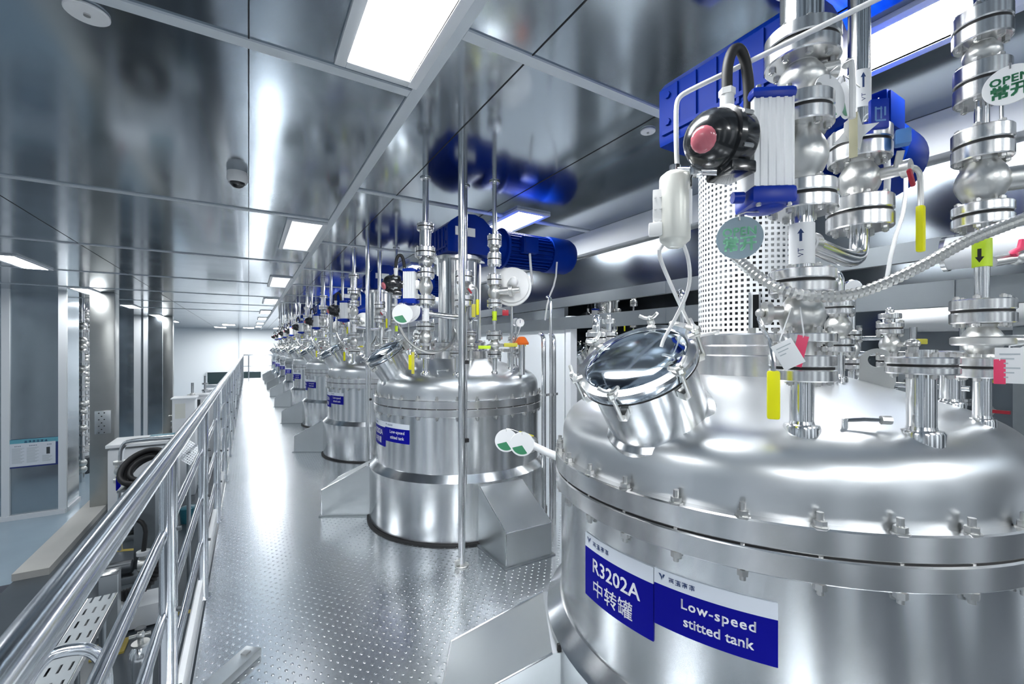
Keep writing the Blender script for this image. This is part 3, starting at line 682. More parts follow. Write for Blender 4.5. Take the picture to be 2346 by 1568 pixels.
lb = B().lathe([(0.0156, 1.722), (0.0200, 1.722), (0.0200, 1.798), (0.0156, 1.798)], 24, (*PC, 0), closed=True).out('flow_label', 'lime', t, 'lime green label with a black down arrow')
fc = math.atan2(-PC[1], -PC[0]) - R(14)
def labc(x, y): return V((PC[0] + 0.0206 * math.cos(fc + x / 0.0206), PC[1] + 0.0206 * math.sin(fc + x / 0.0206), 1.748 + y))
b = B(); b._add([labc(*q) for q in ((-.004, .022), (.004, .022), (.004, .0), (.0095, .0), (0, -.016), (-.0095, .0), (-.004, .0))], [[0, 1, 2, 6], [2, 3, 4], [2, 4, 6], [4, 5, 6]]); b.out('arrow', 'black_rubber', lb)
t = rep(thing('globe_valve', '', 'valve', (*PC, 1.89)), 'round bodied globe valve with side branch on %s', 'globe valves on the tanks')
ballbody(t, PC, 1.888, 2.02, 0.056); b = B().cyl((*PC, 1.955), (PC[0] + 0.10, PC[1] - 0.10, 1.965), 0.032).disc((PC[0] + 0.10, PC[1] - 0.10, 1.965), (1, -1, 0.1), 0.052, 0.03, 28, .003); b.cyl((PC[0] + 0.1, PC[1] - 0.1, 1.965), (PC[0] + 0.15, PC[1] - 0.15, 1.97), 0.024); b.out('side_branch', 'cast_steel', t)
flange_pair(t, PC, 2.012, 2.096, 0.062, 6)
t = rep(thing('riser_pipe', '', 'pipe', (*PC, 2.096)), 'flanged riser pipe from the front line of %s to the ceiling', 'riser pipes from the front lines')
pipe(t, PC, 2.09, 2.19, 0.0155); flange_pair(t, PC, 2.176, 2.272, 0.058, 6); ballbody(t, PC, 2.27, 2.34, 0.04); flange_pair(t, PC, 2.335, 2.42, 0.060, 6); pipe(t, PC, 2.415, CEIL, 0.018, 'riser'); B().disc((*PC, CEIL - 0.006), (0, 0, 1), 0.045, 0.012, 24, .003).out('ceiling_collar', 'flange_steel', t)
# ---- nozzle D: blind flange with small fittings
t = rep(thing('blind_flange', '', 'flange', (*PD, 1.436)), 'bolted blind flange on the thick nozzle of %s', 'blind flanges on the tanks')
flange_pair(t, PD, 1.436, 1.478, 0.070, 8, 0.006); B().cyl((*PD, 1.478), (*PD, 1.495), 0.03).out('hub', 'flange_steel', t)
for q in ((0.025, 0.02), (-0.03, 0.01)): B().cyl((PD[0] + q[0], PD[1] + q[1], 1.478), (PD[0] + q[0], PD[1] + q[1], 1.505), 0.008, n=8).ball((PD[0] + q[0], PD[1] + q[1], 1.51), 0.012, 10).out('vent_plug', 'bolt_steel', t)
# ---- thin sampling pipe
ps = (TX + 0.02, TY0 - 0.14)
t = rep(thing('thin_pipe', '', 'pipe', (*ps, 1.42)), 'thin upright pipe with bent top on %s', 'thin pipes on the tanks')
B().tube([(*ps, 1.40), (*ps, 1.76), (ps[0] + 0.01, ps[1] - 0.01, 1.80), (ps[0] + 0.05, ps[1] - 0.045, 1.815)], 0.0125, 12, 2).out('tube', 'hose_steel', t)
B().disc((*ps, 1.432), (0, 0, 1), 0.03, 0.03, 20, .003).out('socket', 'flange_steel', t)
t = rep(thing('drain_stub', '', 'pipe', (TX - 0.40, TY0 - 0.47, 1.33)), 'short sensor stub with knob on the dome of %s', 'sensor stubs on the tanks')
q = V((TX - 0.40, TY0 - 0.47, lz((TX - 0.40, TY0 - 0.47))))
B().cyl(q - V((0, 0, 0.02)), q + V((0, 0, 0.022)), 0.007, n=10).tube([q + V((0, 0, 0.018)), q + V((0.03, -0.03, 0.022)), q + V((0.06, -0.06, 0.022))], 0.005, 8).out('stub', 'pipe_steel', t)
B().cyl(q + V((0.055, -0.055, 0.022)), q + V((0.07, -0.07, 0.022)), 0.011, n=8).out('knob', 'bolt_steel', t)

def small_stack(dx, dy, z1, r, ph, gr, body='ball', lev=None, top='elbow'):
    p = (TX + dx, TY0 + dy); z0 = lz(p)
    t = rep(thing('instrument_valve', '', 'valve', (*p, z0)), ph, gr)
    B().cyl((*p, z0 - 0.02), (*p, z1), r, n=14).disc((*p, z0 + 0.004), (0, 0, 1), r * 1.5, 0.012, 18).out('stem_pipe', 'pipe_steel', t)
    flange_pair(t, p, z0 + 0.09, z0 + 0.135, r * 2.6, 4, 0.005)
    ballbody(t, p, z0 + 0.135, z0 + 0.215, r * 2.1)
    flange_pair(t, p, z0 + 0.215, z0 + 0.258, r * 2.6, 4, 0.005)
    if lev:
        q = V((p[0], p[1], z0 + 0.175)); B().cyl(q, q + V((-0.02, -0.05, 0)), 0.008).tube([q + V((-0.02, -0.05, 0)), q + V((-0.02, -0.055, 0.01)), q + V((0.05, -0.07, 0.012)), q + V((0.09, -0.075, 0.012))], 0.006, 8).out('lever', 'cast_steel', t)
        B().box(q + V((0.07, -0.073, 0.012)), (0.06, 0.012, 0.02), Matrix.Rotation(R(-6), 3, 'Z'), .003).out('lever_grip', lev, t)
    if top == 'elbow': B().tube([(*p, z1 - 0.01), (*p, z1 + 0.03), (p[0] + 0.02, p[1] + 0.02, z1 + 0.05), (p[0] + 0.09, p[1] + 0.09, z1 + 0.055)], r, 12, 2).out('elbow', 'pipe_steel', t)
    elif top == 'gauge':
        g = V((p[0], p[1], z1 + 0.035)); B().disc(g, (-0.6, -0.8, 0), 0.04, 0.026, 24, .004).out('gauge_case', 'pipe_steel', t); B().disc(g + V((-0.6, -0.8, 0)) * 0.0135, (-0.6, -0.8, 0), 0.034, 0.002, 22).out('dial', 'tag_white', t)
    else: B().disc((*p, z1), (0, 0, 1), r * 2.2, 0.02, 20, .002).ball((*p, z1 + 0.02), r * 0.9, 10).out('cap', 'flange_steel', t)
small_stack(-0.02, -0.30, 1.70, 0.018, 'inner small valve before the mixer base of %s', 'inner small valves', lev=None)
small_stack(0.40, -0.30, 1.62, 0.016, 'small valve with capped pipe right of the lug on %s', 'small capped valves', lev='dull_yellow', top='cap')
small_stack(0.55, -0.12, 1.72, 0.014, 'small gauge valve at the right rim of %s', 'small gauge valves', top='gauge')
small_stack(-0.50, 0.34, 1.57, 0.016, 'small elbow valve behind the manway of %s', 'small elbow valves', lev='red_paint')
small_stack(-0.28, 0.50, 1.62, 0.014, 'slim valve at the rear rim of %s', 'slim rear valves', top='cap')
small_stack(0.26, 0.52, 1.75, 0.016, 'rear right valve behind the mixer stand of %s', 'rear right valves', lev='dull_yellow')

# ---- mixer stand and gear motor
def stand(perf):
    t = thing('mixer_stand', '', 'mixer stand', C1 + V((0, 0, 1.42)))
    B().lathe([(0.0, 1.40), (0.268, 1.40), (0.268, 1.47), (0.262, 1.475), (0.262, 1.505), (0.25, 1.51), (0.25, 1.545), (0.245, 1.55), (0, 1.55)], 64, C1).out('base_ring', 'flange_steel', t, ang=25)
    for i in range(12):
        a = 2 * PI * i / 12
        shared('stb', lambda: B().cyl((0, 0, 0), (0, 0, 0.018), 0.013, n=6), 'bolt_steel', 'bolt', t, C1 + V((0.232 * math.cos(a), 0.232 * math.sin(a), 1.55)))
    B().cyl(C1 + V((0, 0, 1.55)), C1 + V((0, 0, 2.33)), 0.045).lathe([(0, 1.55), (0.11, 1.55), (0.10, 1.75), (0.06, 1.8), (0, 1.8)], 24, C1).out('shaft', 'dark_shaft', t)
    B().lathe([(0, 2.295), (0.24, 2.295), (0.24, 2.33), (0, 2.33)], 48, C1).out('top_plate', 'flange_steel', t)
    if perf:
        nu, nv = 128, 76; r = 0.193; vs = []; fs = []; zA, zB = 1.55, 2.295
        for i in range(nu):
            a = 2 * PI * i / nu
            for j in range(nv + 1): vs.append(C1 + V((r * math.cos(a), r * math.sin(a), zA + (zB - zA) * j / nv)))
        for i in range(nu):
            for j in range(nv):
                ang = (360 * i / nu) % 360
                slot = 209 < ang < 216 and 2 <= j < 14
                if slot or (i % 2 and j % 2 and j < nv - 1): continue
                k = (i + 1) % nu; fs.append([i * (nv + 1) + j, k * (nv + 1) + j, k * (nv + 1) + j + 1, i * (nv + 1) + j + 1])
        B()._add(vs, fs).out('perforated_guard', 'white_paint', t, 'pale guard of perforated sheet')
        for s in (-1, 1):
            a = R(212.5 + 4.6 * s); B().box(C1 + V((0.196 * math.cos(a), 0.196 * math.sin(a), 1.63)), (0.008, 0.006, 0.13), Matrix.Rotation(a, 3, 'Z')).out('slot_edge', 'pipe_steel', t)
    else:
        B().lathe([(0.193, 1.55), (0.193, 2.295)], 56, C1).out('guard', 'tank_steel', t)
        for a in (200, 230, 262, 295, 330): B().box(C1 + V((0.196 * math.cos(R(a)), 0.196 * math.sin(R(a)), 1.93)), (0.012, 0.022, 0.70), Matrix.Rotation(R(a), 3, 'Z')).out('guard_rib', 'flange_steel', t)
    return t
st1 = stand(True); st1['label'] = 'tall perforated mixer stand on the nearest tank'; st1['group'] = 'mixer stands on the tanks'
t = rep(thing('gear_motor', '', 'motor', C1 + V((0, 0, 2.33))), 'large blue gear motor on the mixer stand of %s', 'blue gear motors on the tanks')
gp = [(-0.22, 2.335), (-0.225, 2.36), (-0.225, 2.565), (-0.19, 2.605), (-0.13, 2.65), (-0.05, 2.68), (0.04, 2.685), (0.12, 2.66), (0.19, 2.60), (0.22, 2.54), (0.22, 2.335)]
b = B(); b.prism(gp, lambda u, v, q: V((TX + u, TY0 - 0.26 + q, v)), 0.52)
gb = b.out('gearbox', 'motor_blue', t, ang=30)
b = B()
for u in (-0.17, -0.085, 0.0, 0.085, 0.17): b.box((TX - 0.226, TY0 + u, 2.455), (0.016, 0.010, 0.21))
b.box((TX - 0.226, TY0, 2.38), (0.018, 0.48, 0.016)); b.out('casting_rib', 'motor_blue', gb)
B().box((TX - 0.06, TY0 - 0.264, 2.52), (0.19, 0.008, 0.075)).out('name_plate', 'tag_white', gb, 'pale name plate')
for q in ((-0.215, 2.42), (0.215, 2.42), (-0.215, 2.53), (0.215, 2.53)): shared('gbb', lambda: B().cyl((0, 0, 0), (-0.014, 0, 0), 0.014, n=6), 'motor_blue', 'bolt', gb, (TX - 0.22, TY0 + q[0], q[1]))
mc = V((TX, TY0, 2.48))
B().lathe([(0, 0.18), (0.20, 0.20), (0.205, 0.24), (0.19, 0.30), (0.165, 0.36), (0.165, 0.42), (0.2, 0.43), (0.2, 0.455), (0, 0.455)], 40, mc, (1, 0, 0)).out('coupling_bell', 'motor_blue', t)
b = B().lathe([(0, 0.45), (0.150, 0.455), (0.150, 0.99), (0, 0.99)], 32, mc, (1, 0, 0))
for i in range(28):
    a = 2 * PI * i / 28; b.box(mc + V((0.72, 0.16 * math.cos(a), 0.16 * math.sin(a))), (0.50, 0.008, 0.034), Matrix.Rotation(a + PI / 2, 3, 'X'))
b.out('motor_body', 'motor_blue', t)
B().lathe([(0, 0.98), (0.185, 0.98), (0.188, 1.0), (0.185, 1.24), (0.165, 1.285), (0.12, 1.30), (0, 1.30)], 40, mc, (1, 0, 0)).out('fan_cowl', 'motor_blue', t)
tb = B().box(mc + V((0.66, -0.185, 0.02)), (0.17, 0.10, 0.16), bev=0.012).out('terminal_box', 'motor_blue', t)
B().box(mc + V((0.66, -0.238, 0.02)), (0.15, 0.012, 0.14), bev=0.004).out('box_lid', 'motor_blue', tb)
t = rep(B().tube([mc + V((0.66, -0.20, -0.055)), mc + V((0.67, -0.205, -0.22)), mc + V((0.70, -0.19, -0.36))], 0.012, 10, 1).out('power_cable', 'white_plastic', None, None, 'cable'), 'pale cable hanging from the terminal box of %s motor', 'pale motor cables')
t = rep(B().tube([mc + V((1.02, -0.16, -0.10)), mc + V((1.0, -0.165, -0.3)), mc + V((0.92, -0.14, -0.5)), mc + V((0.9, -0.12, -0.7))], 0.009, 10, 1).out('fan_cable', 'white_plastic', None, None, 'cable'), 'thin pale cable hanging from the fan cowl of %s motor', 'thin motor cables')

N_COMMON = len(SET)

# ================================================================== copies along the row
bpy.context.view_layer.update()
def build_index():
    ix = {}
    for o in bpy.data.objects:
        ix.setdefault(o, [])
        if o.parent: ix.setdefault(o.parent, []).append(o)
    return ix
IX = build_index()
for i in range(1, NT):
    for o, ph, gr in SET:
        copy_tree(o, (0, PITCH * i, 0), ph % TN[i], gr, () if i == 1 else ('bolt', 'maker_marks') if i > 2 else ('bolt',) if o.name != 'tank' else (), IX)
# second row behind the beams
for k, (x, y) in enumerate(((5.35, 5.7), (5.35, 8.5))):
    for o, ph, gr in SET:
        base = o.name.split('.')[0]
        if base in ('tank_sign', 'bracket_cover', 'drain_stub', 'thin_pipe', 'blind_flange', 'gear_motor', 'power_cable', 'fan_cable'): continue
        copy_tree(o, (x - TX, y - TY0, 0), (ph % (ORD[k] + ' back row tank')), gr, ('bolt',), IX)

# ================================================================== items seen on single tanks
def tagdisc(label, c, nrm, r, hang, m='tag_white', pm='green_print', text=True, group='round valve tags', half=False):
    c = V(c); n = V((nrm[0], nrm[1], 0)).normalized(); rt = V((-n.y, n.x, 0)); up = V((0, 0, 1))
    t = thing('valve_tag', label, 'tag', c - up * r, group)
    B().disc(c, n, r, 0.003, 40, 0.001).out('tag_plate', m, t)
    f = lambda x, y: c + rt * x + up * y + n * 0.0022
    b = B()
    if half:
        b._add([f(r * 0.86 * math.cos(a), r * 0.86 * math.sin(a)) for a in [PI + R(20) + R(100) * i / 10 for i in range(11)]] + [f(0, -r * .1)], [list(range(12))])
    else:
        put_text(b, glyphs('OPEN', r * 0.54, 0, 1.06), f, 0, r * 0.10, 1, 1, r * .016); put_text(b, glyphs('常开', r * 0.72), f, 0, -r * 0.56, 1, 1, r * .026)
    b.out('print', pm, t)
    B().tube([c + up * r * 0.8 + n * 0.003, c + up * (r + 0.01), V(hang)], 0.0018, 6, 1).out('wire', 'bolt_steel', t)
    return t
def cam_n(c): return (-c[0], -c[1])
p = at(1694, 545, 1.05)
tagdisc('grey translucent round OPEN tag hanging before the perforated guard', p, cam_n(p), 0.051, AC + V((0, 0, -0.16)), 'tag_clear', 'mint_print')
p = at(2314, 194, 1.08); tagdisc('white round OPEN tag cut by the right edge of the photo', p, cam_n(p), 0.048, (PC[0] + 0.03, PC[1] - 0.05, 2.25), 'tag_white', 'green_print')
p = at(1900, 222, 1.08); tagdisc('white round tag edge-on left of the middle riser', p, (-0.2, -1), 0.055, (PA[0] + 0.07, PA[1] - 0.09, 2.22), half=True)
p = at(1932, 225, 1.12); tagdisc('white round tag edge-on touching the middle riser', p, (0.1, -1), 0.052, (PB[0] - 0.05, PB[1] - 0.02, 2.25), half=True)
def plate_tag(name, label, cat, c, w_, h_, m, hang, yaw=0, tilt=0, th=0.002, lines=None, pm='letter_navy', group=None):
    c = V(c); n = V((-c.x, -c.y, 0)).normalized(); M3 = Matrix.Rotation(math.atan2(n.y, n.x) + PI / 2 + yaw, 3, 'Z') @ Matrix.Rotation(tilt, 3, 'Y')
    t = thing(name, label, cat, c - V((0, 0, h_ / 2)), group)
    B().box(c, (w_, th, h_), M3, min(th * .3, .003)).out('plate', m, t)
    if lines:
        b = B()
        for (x0, y0, x1, y1) in lines:
            b._add([M3 @ V((x * w_, -th / 2 - 0.0008, y * h_)) + c for x, y in ((x0, y0), (x1, y0), (x1, y1), (x0, y1))], [[0, 1, 2, 3]])
        b.out('print', pm, t)
    B().tube([c + M3 @ V((0, 0, h_ * 0.45)), c + M3 @ V((0, 0, h_ / 2 + 0.004)), V(hang)], 0.0016, 6, 0).out('string', 'tag_white', t)
    return t
rows = lambda: [(-.35, .3 - .13 * i, .35 - .2 * (i % 3), .34 - .13 * i) for i in range(6)]
plate_tag('paper_tag', 'white paper tag with pink tag on the lower valve of the nearest tank', 'tag', at(1805, 812, 1.03), 0.048, 0.064, 'tag_white', (PA[0] - 0.05, PA[1] + 0.0, 1.60), 0.25, R(-28), lines=rows()[:3], pm='print_grey')
plate_tag('pink_tag', 'bright pink tag behind the white paper tag', 'tag', at(1832, 805, 1.045), 0.024, 0.075, 'pink_tag', (PA[0] - 0.05, PA[1] - 0.02, 1.60), 0.3, R(12))
plate_tag('paper_tag', 'white printed card hanging from the dull yellow lever at right', 'tag', at(2313, 838, 1.05), 0.048, 0.086, 'tag_white', (PC[0] + 0.09, PC[1] - 0.11, 1.52), 0.1, 0, lines=rows(), pm='print_grey')
plate_tag('pink_tag', 'narrow pink tag behind the printed card at right', 'tag', at(2290, 852, 1.06), 0.02, 0.06, 'pink_tag', (PC[0] + 0.07, PC[1] - 0.09, 1.52), 0.2, 0)
# blue tag block, blue cube and white star tag on the middle line
plate_tag('blue_tag', 'blue square plate on the middle riser of the nearest tank', 'tag', at(2013, 262, 1.19), 0.044, 0.080, 'cap_blue', (PB[0] + 0.01, PB[1] - 0.035, 2.19), 0.5, 0, 0.014, lines=[(-.3, .22, -.2, -.25), (-.3, .12, .1, .18), (.0, .22, .08, -.2), (.2, .2, .3, -.1), (-.25, -.28, .3, -.22)], pm='sky_blue')
t = thing('blue_block', 'small blue block on the side of the middle valve', 'knob', at(2068, 318, 1.21) - V((0, 0, 0.03)))
B().box(at(2068, 316, 1.21), (0.034, 0.034, 0.042), Matrix.Rotation(R(25), 3, 'Z'), 0.005).out('block', 'sky_blue', t)
B().cyl(at(2064, 345, 1.21), at(2052, 395, 1.23), 0.009).cyl(at(2052, 395, 1.23), (PB[0], PB[1], 2.02), 0.009).out('spindle', 'cast_steel', t)
b = B(); cst = at(1955, 305, 1.16); nst = V((-cst.x, -cst.y, 0)).normalized(); rst = V((-nst.y, nst.x, 0))
sp = [(0.010, 0.052), (0.018, 0.014), (0.052, 0.006), (0.020, -0.016), (0.014, -0.05), (-0.008, -0.02), (-0.042, -0.022), (-0.020, 0.006), (-0.020, 0.03)]
t = thing('paper_tag', 'crumpled white paper tag tied to the middle riser', 'tag', cst - V((0, 0, 0.05)))
b.prism(sp, lambda u, v, q: cst + rst * u + V((0, 0, v)) + nst * (q + 0.25 * abs(u)), 0.002); b.out('paper', 'tag_white', t, ang=20)
B().box(cst + nst * 0.012 + V((0, 0, -0.01)), (0.018, 0.004, 0.118), Matrix.Rotation(math.atan2(nst.y, nst.x) + PI / 2, 3, 'Z'), 0.001).out('tape', 'pale_tape', t, 'pale yellow strip of tape')
# label on the middle riser
fb_ = math.atan2(-PB[1], -PB[0]) + R(20)
def labb(x, y): return V((PB[0] + 0.0292 * math.cos(fb_ + x / 0.0358), PB[1] + 0.0292 * math.sin(fb_ + x / 0.0358), 2.26 + y))
t = thing('pipe_label', 'white flow label wrapped on the middle riser of the nearest tank', 'label', (*PB, 2.205))
B().lathe([(0.0277, 2.205), (0.0287, 2.205), (0.0287, 2.315), (0.0277, 2.315)], 26, (*PB, 0), closed=True).out('wrap', 'tag_white', t)
b = B(); b._add([labb(*q) for q in ((-.003, .0), (.003, .0), (.003, .03), (.008, .03), (0, .044), (-.008, .03), (-.003, .03))], [[0, 1, 2, 6], [2, 3, 4], [2, 4, 6], [4, 5, 6]]); put_text(b, glyphs('VT', 0.018, 0, 1.1), lambda x, y: labb(-y + 0.007, x - 0.028)); b.out('print', 'letter_navy', t)
# corrugated metal hose sweeping in front of the valve lines
hp = [at(1686, 590, 1.16), at(1705, 607, 1.13), at(1745, 640, 1.08), at(1795, 667, 1.04), at(1850, 679, 1.02), at(1910, 682, 1.01), at(1970, 672, 1.01), at(2050, 640, 1.0), at(2130, 600, 1.0), at(2210, 553, 1.0), at(2290, 522, 1.0), at(2370, 492, 1.0), at(2480, 440, 1.0)]
B().tube(hp, 0.0138, 12, 2, wav=0.0065).out('metal_hose', 'hose_steel', None, 'corrugated metal hose sweeping across in front of the nearest valves', 'hose', ang=18)
# air filter regulator with bracket, tubes and conduit
rc = at(1546, 480, 1.12); t = thing('air_regulator', 'cream cylindrical air filter regulator beside the perforated guard', 'regulator', rc - V((0, 0, 0.10)))
nrm = V((-rc.x, -rc.y, 0)).normalized(); rr_ = V((-nrm.y, nrm.x, 0)); Mr = Matrix.Rotation(math.atan2(nrm.y, nrm.x) + PI / 2, 3, 'Z')
B().lathe([(0, -0.100), (0.018, -0.098), (0.036, -0.082), (0.038, -0.076), (0.038, 0.078), (0.036, 0.084), (0.024, 0.094), (0, 0.096)], 36, rc).out('bowl', 'cream_plastic', t)
pb = B().box(rc - rr_ * 0.040 + nrm * 0.016, (0.026, 0.010, 0.10), Mr, 0.002); pb.box(rc - rr_ * 0.046 - V((0, 0, 0.052)) + nrm * 0.018, (0.034, 0.02, 0.034), Mr, 0.004)
for z in (-0.03, 0, 0.03):
    for q in (-0.047, -0.034): pb.cyl(rc + rr_ * q + nrm * 0.020 + V((0, 0, z)), rc + rr_ * q + nrm * 0.024 + V((0, 0, z)), 0.003, n=8)
pb.out('mounting_plate', 'white_plastic', t)
B().box(rc + rr_ * 0.036 + nrm * 0.012, (0.010, 0.012, 0.085), Mr, 0.002).out('sight_strip', 'tag_white', t)
tp = rc + V((0, 0, 0.10)); sw = S0 + AD * 0.085 + V((0, 0, -0.075))
B().cyl(rc + V((0, 0, 0.09)), rc + V((0, 0, 0.112)), 0.014).cyl(tp, sw, 0.010).box((tp + sw) / 2, (0.03, 0.03, 0.026), Mr, 0.004).cyl(tp + rr_ * 0.0, tp + rr_ * 0.035 + V((0, 0, -.012)), 0.012).out('fitting', 'pipe_steel', t)
B().box(rc + rr_ * 0.028 + V((0, 0, 0.066)), (0.026, 0.02, 0.03), Mr, 0.004).out('drain_knob', 'black_plastic', t)
B().tube([at(1552, 383, 1.13), at(1550, 360, 1.13), at(1549, 300, 1.13), at(1549, 245, 1.13), at(1554, 224, 1.13), at(1575, 209, 1.12), at(1700, 150, 1.08), at(1850, 76, 1.02), at(2010, -2, .97), at(2100, -45, .94)], 0.0062, 10, 2).out('conduit', 'white_plastic', None, 'thin white conduit rising from the regulator and slanting to the top edge', 'conduit')
B().tube([rc + V((0, 0, -0.09)) - rr_ * 0.03, at(1506, 580, 1.13), at(1540, 660, 1.2), at(1570, 725, 1.3), at(1594, 768, 1.42), at(1600, 785, 1.44)], 0.0052, 8, 2).out('air_tube', 'white_plastic', None, 'white air tube running down right to the mixer base', 'tube')
B().tube([rc + V((0, 0, -0.09)) + rr_ * 0.02, at(1577, 590, 1.13), at(1582, 640, 1.14), at(1572, 680, 1.15), at(1545, 735, 1.18), at(1520, 778, 1.2), at(1515, 795, 1.2)], 0.0048, 8, 2).out('air_tube', 'white_plastic', None, 'white air tube crossing down left to the manway', 'tube')
B().tube([at(1520, 808, 1.22), at(1560, 786, 1.34), at(1600, 770, 1.46), at(1640, 762, 1.52)], 0.0052, 8, 1).out('air_tube', 'white_plastic', None, 'short white air tube between manway and mixer base', 'tube')

# ---- second tank onward: poles, lamps, hoses
T2 = V((TX, TY0 + PITCH, 0)); SET2 = []
def rep2(o, ph, g): SET2.append((o, ph, g)); o['label'] = ph % TN[1]; o['group'] = g; return o
pp = T2 + V((-0.435, -1.01, 0)); t = rep2(thing('support_pole', '', 'pole', pp), 'upright steel pole from floor to ceiling before %s', 'steel poles before the tanks')
B().cyl(pp, pp + V((0, 0, CEIL)), 0.0245, n=20).out('pole', 'pipe_steel', t)
B().disc(pp + V((0, 0, 0.005)), (0, 0, 1), 0.048, 0.01, 20, .002).box(pp + V((-0.03, -0.005, 0.03)), (0.04, 0.02, 0.03)).out('foot', 'cast_steel', t)
B().cyl(pp + V((0.035, 0.0, 0.55)), pp + V((0.035, 0.0, 1.75)), 0.006, n=10).out('conduit', 'pipe_steel', t)
for z in (0.86, 1.40): B().box(pp + V((0.028, -0.004, z)), (0.038, 0.03, 0.025)).out('clamp', 'black_rubber', t, 'black clamp')
lc = T2 + V((0.215, -0.60, 2.01)); ld = V((-0.55, -0.80, 0.12)).normalized()
t = rep2(thing('sight_lamp', '', 'lamp', lc), 'round white lamp housing among the valves of %s', 'round lamp housings on the tanks')
B().lathe([(0, 0), (0.158, 0), (0.166, 0.006), (0.166, 0.03), (0.158, 0.036), (0.148, 0.036), (0.144, 0.06), (0.11, 0.075), (0, 0.08)], 40, lc, ld).out('housing', 'white_plastic', t)
B().cyl(lc + ld * 0.06, lc + ld * 0.19 + V((0.03, 0, 0.0)), 0.042, 0.038, 24).ball(lc + ld * 0.19 + V((0.03, 0, 0)), 0.038, 16).out('neck', 'white_plastic', t)
B().tube([lc + V((0, 0, -0.12)), lc + V((0, 0, -0.3)), T2 + V((0.215, -0.60, 1.28))], 0.012, 10).cyl(lc - ld * 0.05, lc, 0.04).tube([lc - ld * 0.03, lc - ld * 0.03 + V((0, 0, -0.14)), lc + V((0, 0, -0.2))], 0.012, 8).out('mounting_pipe', 'pipe_steel', t)
h0 = T2 + V((-0.70, -0.40, 1.70))
t = rep2(B().tube([h0, h0 + V((0.05, -0.02, -0.13)), h0 + V((0.16, -0.10, -0.235)), h0 + V((0.30, -0.12, -0.24)), h0 + V((0.44, -0.02, -0.17)), h0 + V((0.54, 0.12, -0.08)), h0 + V((0.6, 0.3, -0.02))], 0.0115, 8, 2).out('metal_hose', 'hose_steel', None, None, 'hose'), 'sagging metal hose over the dome of %s', 'metal hoses over the far domes')
gc = T2 + V((0.36, -0.50, 1.72)); t = rep2(thing('pressure_gauge', '', 'gauge', gc), 'small round pressure gauge at the right of %s', 'pressure gauges on the tanks')
B().disc(gc, (-0.5, -0.86, 0), 0.042, 0.03, 28, .004).out('case', 'pipe_steel', t); gf = B().disc(gc + V((-0.5, -0.86, 0)) * 0.0155, (-0.5, -0.86, 0), 0.036, 0.003, 24).out('dial', 'tag_white', t)
B().box(gc + V((-0.5, -0.86, 0)) * 0.018 + V((0, 0, 0.01)), (0.004, 0.002, 0.028)).out('needle', 'letter_navy', gf)
B().tube([gc, gc + V((0, 0, -0.06)), gc + V((-0.05, 0.02, -0.16)), gc + V((-0.10, 0.04, -0.30)), gc + V((-0.10, 0.04, -0.42))], 0.008, 8, 1).out('siphon_tube', 'pipe_steel', t)
for k, (dx, dy, zt, r) in enumerate(((0.46, -0.72, 1.62, 0.02), (0.52, -0.74, 1.95, 0.014), (0.58, -0.70, 1.62, 0.02))):
    q = T2 + V((dx, dy, 0)); t = rep2(thing('drop_pipe', '', 'pipe', q), ('left upright drop pipe right of %s', 'thin middle upright drop pipe right of %s', 'right upright drop pipe right of %s')[k], 'drop pipes beside the tanks')
    B().tube([q, q + V((0, 0, zt - 0.08)), q + V((0.015, 0.03, zt - 0.02)), q + V((0.05, 0.12, zt))], r, 12, 2).out('tube', 'pipe_steel', t)
    for z in (0.6, 1.1): B().disc(q + V((0, 0, z)), (0, 0, 1), r * 1.8, 0.02, 16).out('union', 'flange_steel', t)
bpy.context.view_layer.update(); IX = build_index()
for i in range(2, NT):
    for o, ph, gr in SET2: copy_tree(o, (0, PITCH * (i - 1), 0), ph % TN[i], gr, (), IX)
st2 = stand(False); st2.location.y += PITCH; bpy.context.view_layer.update(); IX = build_index()
st2['label'] = 'smooth steel mixer stand on the second tank'; st2['group'] = 'mixer stands on the tanks'
for i in range(2, NT): copy_tree(st2, (0, PITCH * (i - 1), 0), 'smooth steel mixer stand on ' + TN[i], None, ('bolt',) if i > 2 else (), IX)
for k in range(2): copy_tree(st2, (5.35 - TX, (5.7, 8.5)[k] - TY0 - PITCH, 0), 'smooth steel mixer stand on the %s back row tank' % ORD[k], None, ('bolt',), IX)
t = thing('orange_cap', 'orange cap covering a small valve on the second tank', 'cap', T2 + V((0.275, -0.60, 1.40)))
B().lathe([(0, 0.055), (0.02, 0.054), (0.035, 0.045), (0.062, 0.0), (0.058, -0.015), (0, -0.015)], 24, T2 + V((0.30, -0.62, 1.54))).out('cap', 'orange', t); B().cyl(T2 + V((0.30, -0.62, 1.27)), T2 + V((0.30, -0.62, 1.53)), 0.028).out('nozzle', 'pipe_steel', t)
p = at(922, 720, 3.36); tagdisc('white round tag with green wedge beside the actuator of the second tank', p, cam_n(p), 0.078, T2 + V((-0.60, -0.38, 1.86)), half=True)
q = V((1.50, 2.26, 0.90)); t = thing('side_valve', 'side outlet pipe with valve between the two nearest tanks', 'valve', (1.46, 2.0, 0.86))
B().tube([(1.44, TY0 + 0.69, 0.90), (1.45, 1.95, 0.90), q], 0.022, 14, 1).out('outlet_pipe', 'white_paint', t); B().ball(q, 0.04, 14).disc(q, (0, 1, 0), 0.05, 0.02).disc((1.45, 1.85, 0.9), (0, 1, 0), 0.055, 0.025).out('valve_body', 'cast_steel', t)
B().box(q + V((-0.02, 0.02, 0.06)), (0.11, 0.015, 0.016), Matrix.Rotation(R(20), 3, 'Y'), .004).out('lever_grip', 'dull_yellow', t, 'dull yellow lever')
